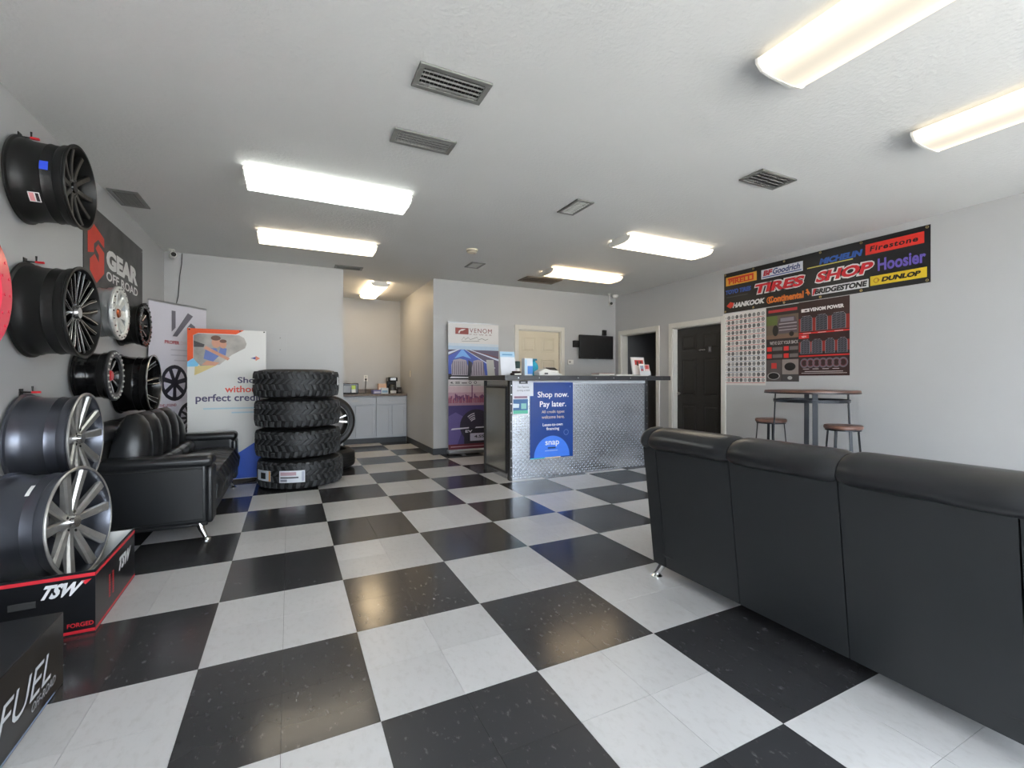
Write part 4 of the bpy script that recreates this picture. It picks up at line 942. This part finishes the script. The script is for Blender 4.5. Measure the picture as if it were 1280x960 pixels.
# ------------------------------------------------------------------ things on the counter
TZ = chh+.0605
qs = thing('sign_holder', 'leaning white card sign with pale blue heading on the counter', 'sign', (2.585, 3.30, TZ), .05)
M = Matrix.Rotation(R_(-9), 4, 'X')
MB().box(0, .20, -.004, 0, .004, .29, M).build('card', mat('card_white', '#e2e4ea', .4), qs, False); MB().box(0, .20, -.0052, -.0042, .225, .288, M).build('blue_heading', ink('#a9cbe2'), qs, False); MB().box(.03, .17, -.006, -.0054, .245, .262, M).build('heading_lettering', ink('#6d9cc0'), qs, False)
MB().box(.06, .14, 0, .10, 0, .004).build('foot', mat('clear_plastic', '#c9ccd0', .2), qs, False); MB().box(.095, .105, .0, .09, .004, .012).build('foot_rib', mat('clear_plastic', '#c9ccd0', .2), qs, False)
cs = thing('card_stand', 'grey-white card stand behind the leaning card sign', 'card stand', (2.60, 3.62, TZ), .2)
MB().box(-.06, .05, -.004, .0, .002, .20, M).build('card', mat('card_grey', '#c3c2bd', .5), cs, False); MB().box(-.06, .05, -.03, .05, 0, .004).build('foot', mat('card_grey', '#c3c2bd', .5), cs, False)
cr = thing('card_reader', 'small dark and white card reader in front of the leaning card sign', 'card reader', (2.70, 3.14, TZ), .1)
MB().box(-.065, .075, -.035, .035, 0, .03).build('body', mat('reader_dark', '#3a2c2c', .3), cr, bevel=.012); MB().box(-.04, .05, -.0365, -.0355, .006, .022).build('white_face', ink('#e8e6e2'), cr, False); MB().box(-.05, .05, -.03, .02, .031, .05).build('top_hood', mat('reader_dark', '#3a2c2c', .3), cr, bevel=.008)
gt = thing('green_top_bottle', 'white bottle with dark green cap on the counter', 'bottle', (2.86, 3.42, TZ))
MB().lathe([(1e-4, 0), (.032, 0), (.034, .01), (.034, .075), (.024, .09), (1e-4, .09)], 20, 'z', False).build('body', WHM, gt); MB().lathe([(1e-4, .0905), (.034, .0905), (.034, .17), (.03, .178), (1e-4, .178)], 20, 'z', False).build('cap', mat('dark_green', '#28453f', .4), gt)
wt = thing('tissue_box', 'upright white and blue box next to the green-capped bottle', 'box', (2.98, 3.40, TZ), -.1)
MB().box(-.05, .06, -.05, .05, 0, .215).build('carton', mat('carton_white', '#dfe6ee', .5), wt, False, bevel=.003); MB().box(-.01, .0605, -.0515, -.0505, .02, .12).build('blue_print', ink('#3f86d8'), wt, False); MB().box(-.045, -.02, -.0515, -.0505, .02, .20).build('pale_print', ink('#b9d6ec'), wt, False)
bb = thing('blue_bottle', 'bright cyan spray bottle lying on the items behind the white terminal', 'bottle', (3.205, 3.62, TZ))
MB().lathe([(1e-4, 0), (.05, 0), (.055, .02), (.055, .13), (.04, .165), (.018, .185), (.018, .20), (1e-4, .20)], 24, 'z', False).build('body', mat('cyan_plastic', '#28a9c8', .25), bb); MB().box(-.05, .04, -.015, .015, .20, .225).build('trigger_head', mat('cyan_dark', '#1d86a8', .3), bb, bevel=.005)
bb['label'] = 'bright cyan spray bottle behind the upright white and blue box'
pt = thing('payment_terminal', 'white payment terminal with tilted black tablet back on the counter', 'terminal', (3.22, 3.28, TZ), 0)
MB().extr([(-.16, 0), (.17, 0), (.17, .018), (.06, .05), (-.06, .085), (-.10, .08), (-.16, .05)], -.06, .08).build('body', WHM, pt, bevel=.006)
MB().hexa([(-.03, -.045, .055), (.14, -.045, .040), (.14, .02, .040), (-.03, .02, .055), (-.055, .0, .105), (.085, .0, .105), (.085, .05, .105), (-.055, .05, .105)]).build('screen_stand', WHM, pt, bevel=.003)
MB().add([(-.045, -.0315, .073), (.125, -.0315, .064), (.088, -.0052, .102), (-.048, -.0052, .102)], [(0, 1, 2, 3)]).build('screen', mat('tablet_back', '#1c1c1e', .5), pt, False)  # this panel is the tablet's black back; its display faces the clerk
MB().box(-.09, -.04, -.0615, -.0605, .018, .034).build('slot', MATB, pt, False)
def sheet(label, x, y, sx, sy, z, h, col, rz, name='magazine', cat='magazine'):
    t = thing(name, label, cat, (x, y, TZ+z), rz, 'papers on the counter'); MB().box(-sx/2, sx/2, -sy/2, sy/2, 0, h*.8).build('pages', mat('pages', '#d4d0c8', .6), t, False); MB().box(-sx/2-.002, sx/2+.002, -sy/2-.002, sy/2+.002, h*.8, h).build('cover', ink(col), t, False); return t
sheet('dark grey magazine at the left end of the paper pile', 3.95, 3.28, .28, .21, 0, .010, '#4a4a4e', .1); sheet('red-covered booklet on top of the dark magazine', 4.05, 3.27, .24, .18, .0105, .026, '#7a3a36', -.06)
sheet('open white booklet in the middle of the paper pile', 4.32, 3.26, .30, .22, 0, .022, '#cfc9c4', .04); sheet('white sheets fanned beside the brochure holder', 4.58, 3.22, .24, .20, 0, .014, '#dad6d0', -.12)
bh = thing('brochure_holder', 'clear two-tier brochure holder with red and white leaflets', 'brochure holder', (4.80, 3.38, TZ), -.08)
MB().box(-.11, .11, -.09, .06, 0, .005).build('foot', mat('clear_acrylic', '#d0d2d4', .1), bh, False); M3 = Matrix.Rotation(R_(-12), 4, 'X')
MB().box(-.115, .115, .03, .034, .012, .285, M3).build('back_plate', mat('clear_acrylic', '#d0d2d4', .1), bh, False); MB().box(-.105, .10, .020, .028, .03, .275, M3).build('leaflet', mat('leaflet_white', '#e4dedc', .4), bh, False)
MB().box(-.06, .085, .0185, .0195, .17, .24, M3).build('red_print', ink('#c43a3a'), bh, False); MB().box(-.03, .0, .0175, .0183, .16, .225, M3).box(.03, .055, .0175, .0183, .16, .225, M3).build('dark_print', ink('#5a3a34'), bh, False)
MB().box(-.055, .03, -.062, -.055, .01, .165, M3).build('leaflet', mat('leaflet_white', '#e4dedc', .4), bh, False); MB().box(-.04, .015, -.0635, -.0625, .03, .14, M3).build('blue_print', ink('#8a95a8'), bh, False); MB().box(-.03, .0, -.0645, -.0637, .05, .09, M3).build('red_print', ink('#b84a4a'), bh, False)
MB().box(.036, .115, -.062, -.055, .01, .155, M3).build('leaflet', mat('leaflet_pink', '#ddc4c2', .4), bh, False); MB().box(.045, .105, -.0635, -.0625, .09, .145, M3).build('red_print', ink('#c05050'), bh, False); MB().box(-.06, .118, -.07, -.066, 0, .06, M3).build('front_lip', mat('clear_acrylic', '#d0d2d4', .1), bh, False)
# ------------------------------------------------------------------ right wall: banner and posters
tb2 = thing('wall_banner', 'long black vinyl banner with red TIRES SHOP lettering on the right wall', 'banner', (XR, 2.873, 0), -pi/2)
MB().box(0, 2.31, -.006, -.003, 2.107, 2.665).build('sheet', mat('black_vinyl', '#1d1e20', .38, 0, .1, 3), tb2, False)
Y1 = -.0068; Y2 = -.0074; Y3 = -.008
GRO = mat('brass_grommet', '#c9b98a', .25, .9); b = MB()
for x in (.02, .45, .87, 1.30, 1.72, 2.285):
    for z in (2.130, 2.645): b.lathe([(.006, -.0085), (.014, -.0085), (.014, -.006), (.006, -.006)], 16, 'y', True, (x, 0, z))
stuff(b.build('grommets', GRO, tb2))
def rr(c, x0, x1, z0, z1, y=Y1, nm='logo_block'): return MB().rect(x0, x1, z0, z1, y).build(nm, ink(c), tb2, False)
rr('#e8a53c', .03, .50, 2.485, 2.605); rr('#d8401f', .06, .455, 2.565, 2.590, Y2, 'logo_bar'); text(tb2, 'PIRELLI', .075, .455, 2.502, 2.572, ink('#d8401f'), Y2, bold=.04)
rr('#d6d9e2', .565, 1.10, 2.478, 2.598); text(tb2, 'BF', .59, .72, 2.515, 2.585, ink('#c83242'), Y2, shear=.2, bold=.06); text(tb2, 'Goodrich', .715, 1.075, 2.515, 2.588, ink('#33427c'), Y2, shear=.2, bold=.03); rr('#3a4f94', .58, 1.085, 2.492, 2.504, Y2, 'underline')
text(tb2, 'MICHELIN', 1.287, 1.735, 2.505, 2.575, ink('#2f5cae'), Y1, shear=.25, bold=.06); rr('#cdc060', 1.15, 1.64, 2.486, 2.498, Y1, 'underline'); 
rr('#e23328', 1.76, 2.262, 2.498, 2.612); text(tb2, 'Firestone', 1.80, 2.22, 2.527, 2.583, ink('#241414'), Y2, shear=.15, bold=.03, space=1.15)
text(tb2, 'TOYO TIRES', .02, .42, 2.365, 2.428, ink('#3558a8'), Y1, shear=.1, bold=.06); rr('#3a3c40', .04, .37, 2.318, 2.332, Y1, 'tag_line')
for nm, xa, xb in (('TIRES', .435, 1.145), ('SHOP', 1.228, 1.86)):
    text(tb2, nm, xa, xb, 2.288, 2.438, ink('#e6dfdc'), Y2, shear=.3, bold=.12); text(tb2, nm, xa+.014, xb-.014, 2.303, 2.423, ink('#d02530'), Y3, shear=.3, bold=.045)
text(tb2, 'Hoosier', 1.872, 2.275, 2.305, 2.435, ink('#6a58b4'), Y1, bold=.03)
b = MB(); b.flat([(.04, 2.205), (.10, 2.165), (.16, 2.195), (.16, 2.235), (.10, 2.255)], Y1); b.build('logo_mark', ink('#dc3f2c'), tb2, False)
text(tb2, 'HANKOOK', .135, .625, 2.165, 2.235, ink('#dcdcdc'), Y1, shear=.25, bold=.06)
text(tb2, 'Continental', .665, 1.11, 2.150, 2.238, ink('#d8742c'), Y1, bold=.05); b = MB(); b.fring(.675, 2.19, .036, .045, .7, Y1); b.build('logo_ring', ink('#d8742c'), tb2, False)
b = MB(); b.flat([(1.125, 2.205), (1.15, 2.195), (1.16, 2.17), (1.168, 2.17), (1.165, 2.20), (1.185, 2.175), (1.182, 2.20), (1.165, 2.225), (1.158, 2.25), (1.142, 2.25), (1.135, 2.235), (1.15, 2.22)], Y1); b.build('horse_mark', ink('#d8742c'), tb2, False)
rr('#d6d6d8', 1.205, 1.79, 2.155, 2.243); text(tb2, 'BRIDGESTONE', 1.235, 1.78, 2.168, 2.230, ink('#1c1c1e'), Y2, shear=.2, bold=.055); b = MB(); b.flat([(1.21, 2.162), (1.225, 2.162), (1.262, 2.236), (1.222, 2.236)], Y2); b.build('red_mark', ink('#c8303a'), tb2, False)
rr('#e2c12e', 1.805, 2.283, 2.162, 2.262); text(tb2, 'DUNLOP', 1.905, 2.24, 2.187, 2.238, ink('#241f14'), Y2, shear=.25, bold=.06); b = MB(); b.fring(1.86, 2.212, .026, .026, .72, Y2).flat([(1.872, 2.20), (1.895, 2.212), (1.872, 2.224)], Y2); b.build('logo_ring', ink('#b0741e'), tb2, False)
# wheel chart
p1 = thing('wall_poster', 'white wall chart with rows of small wheel pictures next to the black door', 'poster', (XR, 2.897, 0), -pi/2)
MB().box(0, .648, -.003, -.001, 1.095, 2.098).build('sheet', mat('chart_white', '#dedad6', .45), p1, False)
bw_, bd, bl, br, bb_ = MB(), MB(), MB(), MB(), MB(); random.seed(11)
for r in range(13):
    z = 2.035-r*.0725
    for c in range(10):
        x = .035+c*.064; q = random.random()
        (bd if q < .72 else bl).fdisc(x, z, .023, .026, -.0036, 14)
        (bl if q < .5 else bw_).fring(x, z, .015, .017, .55, -.004, 12)
    (br if r < 7 or r > 10 else bb_).rect(.012, .638, z-.040, z-.034, -.0036)
for bq, nm, cc in ((bd, 'wheel_pictures', '#3c3a3a'), (bl, 'wheel_pictures_grey', '#8e8c8c'), (bw_, 'wheel_pictures_pale', '#b9b7b6'), (br, 'red_rules', '#c8504c'), (bb_, 'blue_rules', '#7f90ac')): stuff(bq.build(nm, ink(cc), p1, False))
# truck tire poster
p2 = thing('wall_poster', 'narrow dark poster with a truck photo and two small pictures at its foot', 'poster', (XR, 2.242, 0), -pi/2)
MB().box(0, .42, -.003, -.001, 1.145, 2.095).build('sheet', mat('poster_dark', '#332c2b', .4, 0, .15, 5), p2, False)
def R3(nm, c, root, *rs, y=-.0036):
    b = MB()
    for r in rs: b.rect(*r, y)
    return b.build(nm, ink(c), root, False)
R3('red_heading', '#b83238', p2, (.03, .40, 2.02, 2.055)); R3('truck_scene', '#6c5f50', p2, (.005, .415, 1.70, 1.98)); R3('foliage', '#63703a', p2, (.005, .15, 1.86, 1.98), y=-.004)
fl('truck_body', ink('#5d5257'), p2, [(.14, 1.75), (.40, 1.745), (.405, 1.87), (.37, 1.95), (.19, 1.955), (.15, 1.88)], y=-.0042); R3('truck_grille', '#b0a8ac', p2, (.17, .395, 1.862, 1.874), (.17, .395, 1.822, 1.830), (.17, .395, 1.785, 1.794), y=-.0046); R3('truck_window', '#8a8690', p2, (.19, .36, 1.895, 1.94), y=-.0046)
b = MB(); b.fdisc(.125, 1.79, .038, .07, -.0044).fdisc(.33, 1.735, .03, .03, -.0044); stuff(b.build('truck_wheels', ink('#26221f'), p2, False))
R3('ground_print', '#7c6250', p2, (.005, .415, 1.685, 1.735), y=-.004); text(p2, "WE'VE GOT YOUR BACK", .05, .412, 1.612, 1.655, ink('#d2cdca'), -.004, bold=0)
R3('red_squares', '#d83430', p2, (.012, .075, 1.53, 1.585), (.232, .295, 1.53, 1.585), (.012, .075, 1.44, 1.495), (.232, .295, 1.44, 1.495)); R3('grey_copy', '#6e6866', p2, (.085, .215, 1.535, 1.58), (.305, .41, 1.535, 1.58), (.085, .215, 1.445, 1.49), (.305, .41, 1.445, 1.49))
R3('picture_left', '#57504e', p2, (.005, .20, 1.15, 1.42)); R3('picture_right', '#8c817c', p2, (.21, .415, 1.15, 1.42)); R3('picture_red', '#c83a34', p2, (.07, .14, 1.31, 1.38), y=-.004); b = MB(); b.fdisc(.10, 1.215, .08, .045, -.004).fdisc(.31, 1.33, .07, .05, -.004); b.build('picture_tires', ink('#221f1f'), p2, False); R3('picture_ground', '#4a4746', p2, (.21, .415, 1.15, 1.235), y=-.0042); b = MB(); b.fring(.10, 1.215, .082, .047, .86, -.0044).fdisc(.31, 1.19, .03, .022, -.0046); b.build('picture_highlights', ink('#a8a4a2'), p2, False)
# tread poster
p3 = thing('wall_poster', 'dark red poster with seven tire tread pictures and white heading', 'poster', (XR, 1.822, 0), -pi/2)
MB().box(0, .555, -.0045, -.0025, 1.215, 2.10).build('sheet', mat('poster_brown', '#3a2422', .4, 0, .25, 3), p3, False)
R3('red_glow', '#8e2a22', p3, (.0, .555, 1.74, 1.90), (.0, .555, 1.50, 1.62), y=-.005)
R3('logo_block', '#e4dedc', p3, (.03, .125, 1.975, 2.015), y=-.0052); text(p3, 'VENOM POWER', .13, .50, 1.975, 2.018, ink('#e6e2e0'), -.0052, bold=.05); R3('logo_mark', '#3a2422', p3, (.07, .10, 1.985, 2.0), y=-.0056)
def tread(x0, x1, z0, z1):
    w = x1-x0; fl('printed_tread_edge', ink('#a0a0a6'), p3, [(x0-.004, z0), (x1+.004, z0), (x1+.004, z1-.03), (x1-.02, z1+.004), (x0+.02, z1+.004), (x0-.004, z1-.03)], y=-.0054)
    fl('printed_tread', ink('#53545c'), p3, [(x0, z0), (x1, z0), (x1, z1-.03), (x1-.02, z1), (x0+.02, z1), (x0, z1-.03)], y=-.0058)
    b = MB(); n = 7
    for i in range(n):
        z = z0+(z1-z0)*(i+.3)/n
        for k in range(3):
            u = x0+w*(k+.12)/3; b.flat([(u, z), (u+w*.24, z+.012), (u+w*.24, z+.022), (u, z+.010)], -.0062)
    b.build('printed_grooves', ink('#2c2c31'), p3, False)
for x0, x1 in ((.025, .155), (.20, .325), (.375, .515)): tread(x0, x1, 1.745, 1.925)
for x0, x1 in ((.025, .13), (.155, .265), (.305, .40), (.435, .53)): tread(x0, x1, 1.475, 1.64)
R3('red_rule_lines', '#d62f2c', p3, (-.0, .555, 1.712, 1.73), (0, .555, 1.443, 1.458), (.0, .12, 1.66, 1.705), y=-.0052); text(p3, 'NEW', .035, .09, 1.672, 1.693, ink('#e6d6d4'), -.0056, bold=.03); R3('rule_lettering', '#e2c4c0', p3, (.05, .14, 1.718, 1.724), (.22, .31, 1.718, 1.724), (.40, .49, 1.718, 1.724), y=-.0056)
b = MB()
for i in range(7): b.fring(.065+i*.071, 1.365, .05, .058, .72, -.0054-.0002*(i % 2))
b.build('printed_rings', ink('#6e6870'), p3, False); b = MB()
for i in range(7): b.fring(.065+i*.071, 1.365, .034, .04, .9, -.006)
b.build('printed_ring_accents', ink('#8e4450'), p3, False)
R3('foot_copy', '#d0c8c6', p3, (.07, .49, 1.262, 1.268), (.03, .53, 1.243, 1.248), (.05, .12, 1.292, 1.298), (.16, .23, 1.292, 1.298), (.27, .34, 1.292, 1.298), (.38, .45, 1.292, 1.298), y=-.0052)
# ------------------------------------------------------------------ pub table and stools
WOOD = mat('rustic_wood', '#6a4a3e', .38, 0, .35, 9); BLKM = mat('black_steel', '#2a2c30', .4, .6); 
pt2 = thing('pub_table', 'tall round pub table with brown wooden top and dark metal legs', 'table', (5.30, 1.345, 0))
TR = .43
MB().lathe([(1e-4, 1.022), (TR-.006, 1.022), (TR, 1.03), (TR, 1.05), (TR-.006, 1.056), (1e-4, 1.056)], 64, 'z', False).build('top', WOOD, pt2)
MB().lathe([(TR-.002, 1.024), (TR+.003, 1.024), (TR+.003, 1.036), (TR-.002, 1.036)], 64).build('metal_edge', BLKM, pt2)
MB().lathe([(.315, .93), (.345, .93), (.345, .962), (.315, .962)], 56).build('lower_ring', BLKM, pt2)
def flatleg(root, a, r0, r1, z0, z1, wd, tk, m=None):
    e = Vector((cos(a), sin(a), 0)); tn = Vector((-sin(a), cos(a), 0)); lo = e*r0+Vector((0, 0, z0)); hi = e*r1+Vector((0, 0, z1))
    MB().hexa([lo+tn*wd-e*tk, lo-tn*wd-e*tk, lo-tn*wd+e*tk, lo+tn*wd+e*tk, hi+tn*wd-e*tk, hi-tn*wd-e*tk, hi-tn*wd+e*tk, hi+tn*wd+e*tk]).build('leg', m or BLKM, root, False, bevel=.002)
for i in range(4): flatleg(pt2, R_(225+90*i-8), .36, .325, 0, 1.022, .024, .006)
def stool(label, loc, rz):
    t = thing('bar_stool', label, 'stool', loc, rz, 'bar stools at the pub table')
    MB().lathe([(1e-4, .678), (.155, .678), (.163, .686), (.163, .708), (.155, .716), (1e-4, .716)], 40, 'z', False).build('seat', WOOD, t)
    MB().lathe([(.135, .662), (.150, .662), (.150, .678), (.135, .678)], 36).build('seat_ring', BLKM, t); MB().lathe([(.158, .22), (.168, .22), (.168, .235), (.158, .235)], 36).build('foot_ring', BLKM, t)
    for i in range(4): flatleg(t, R_(45+90*i), .19, .135, 0, .678, .014, .004)
    return t
s0 = stool('bar stool farther from the sofa, left of the pub table', (5.36, 1.83, 0), R_(-20)); dup(s0, 'bar stool nearer the sofa, right of the pub table', (5.28, 1.02, 0), R_(8))
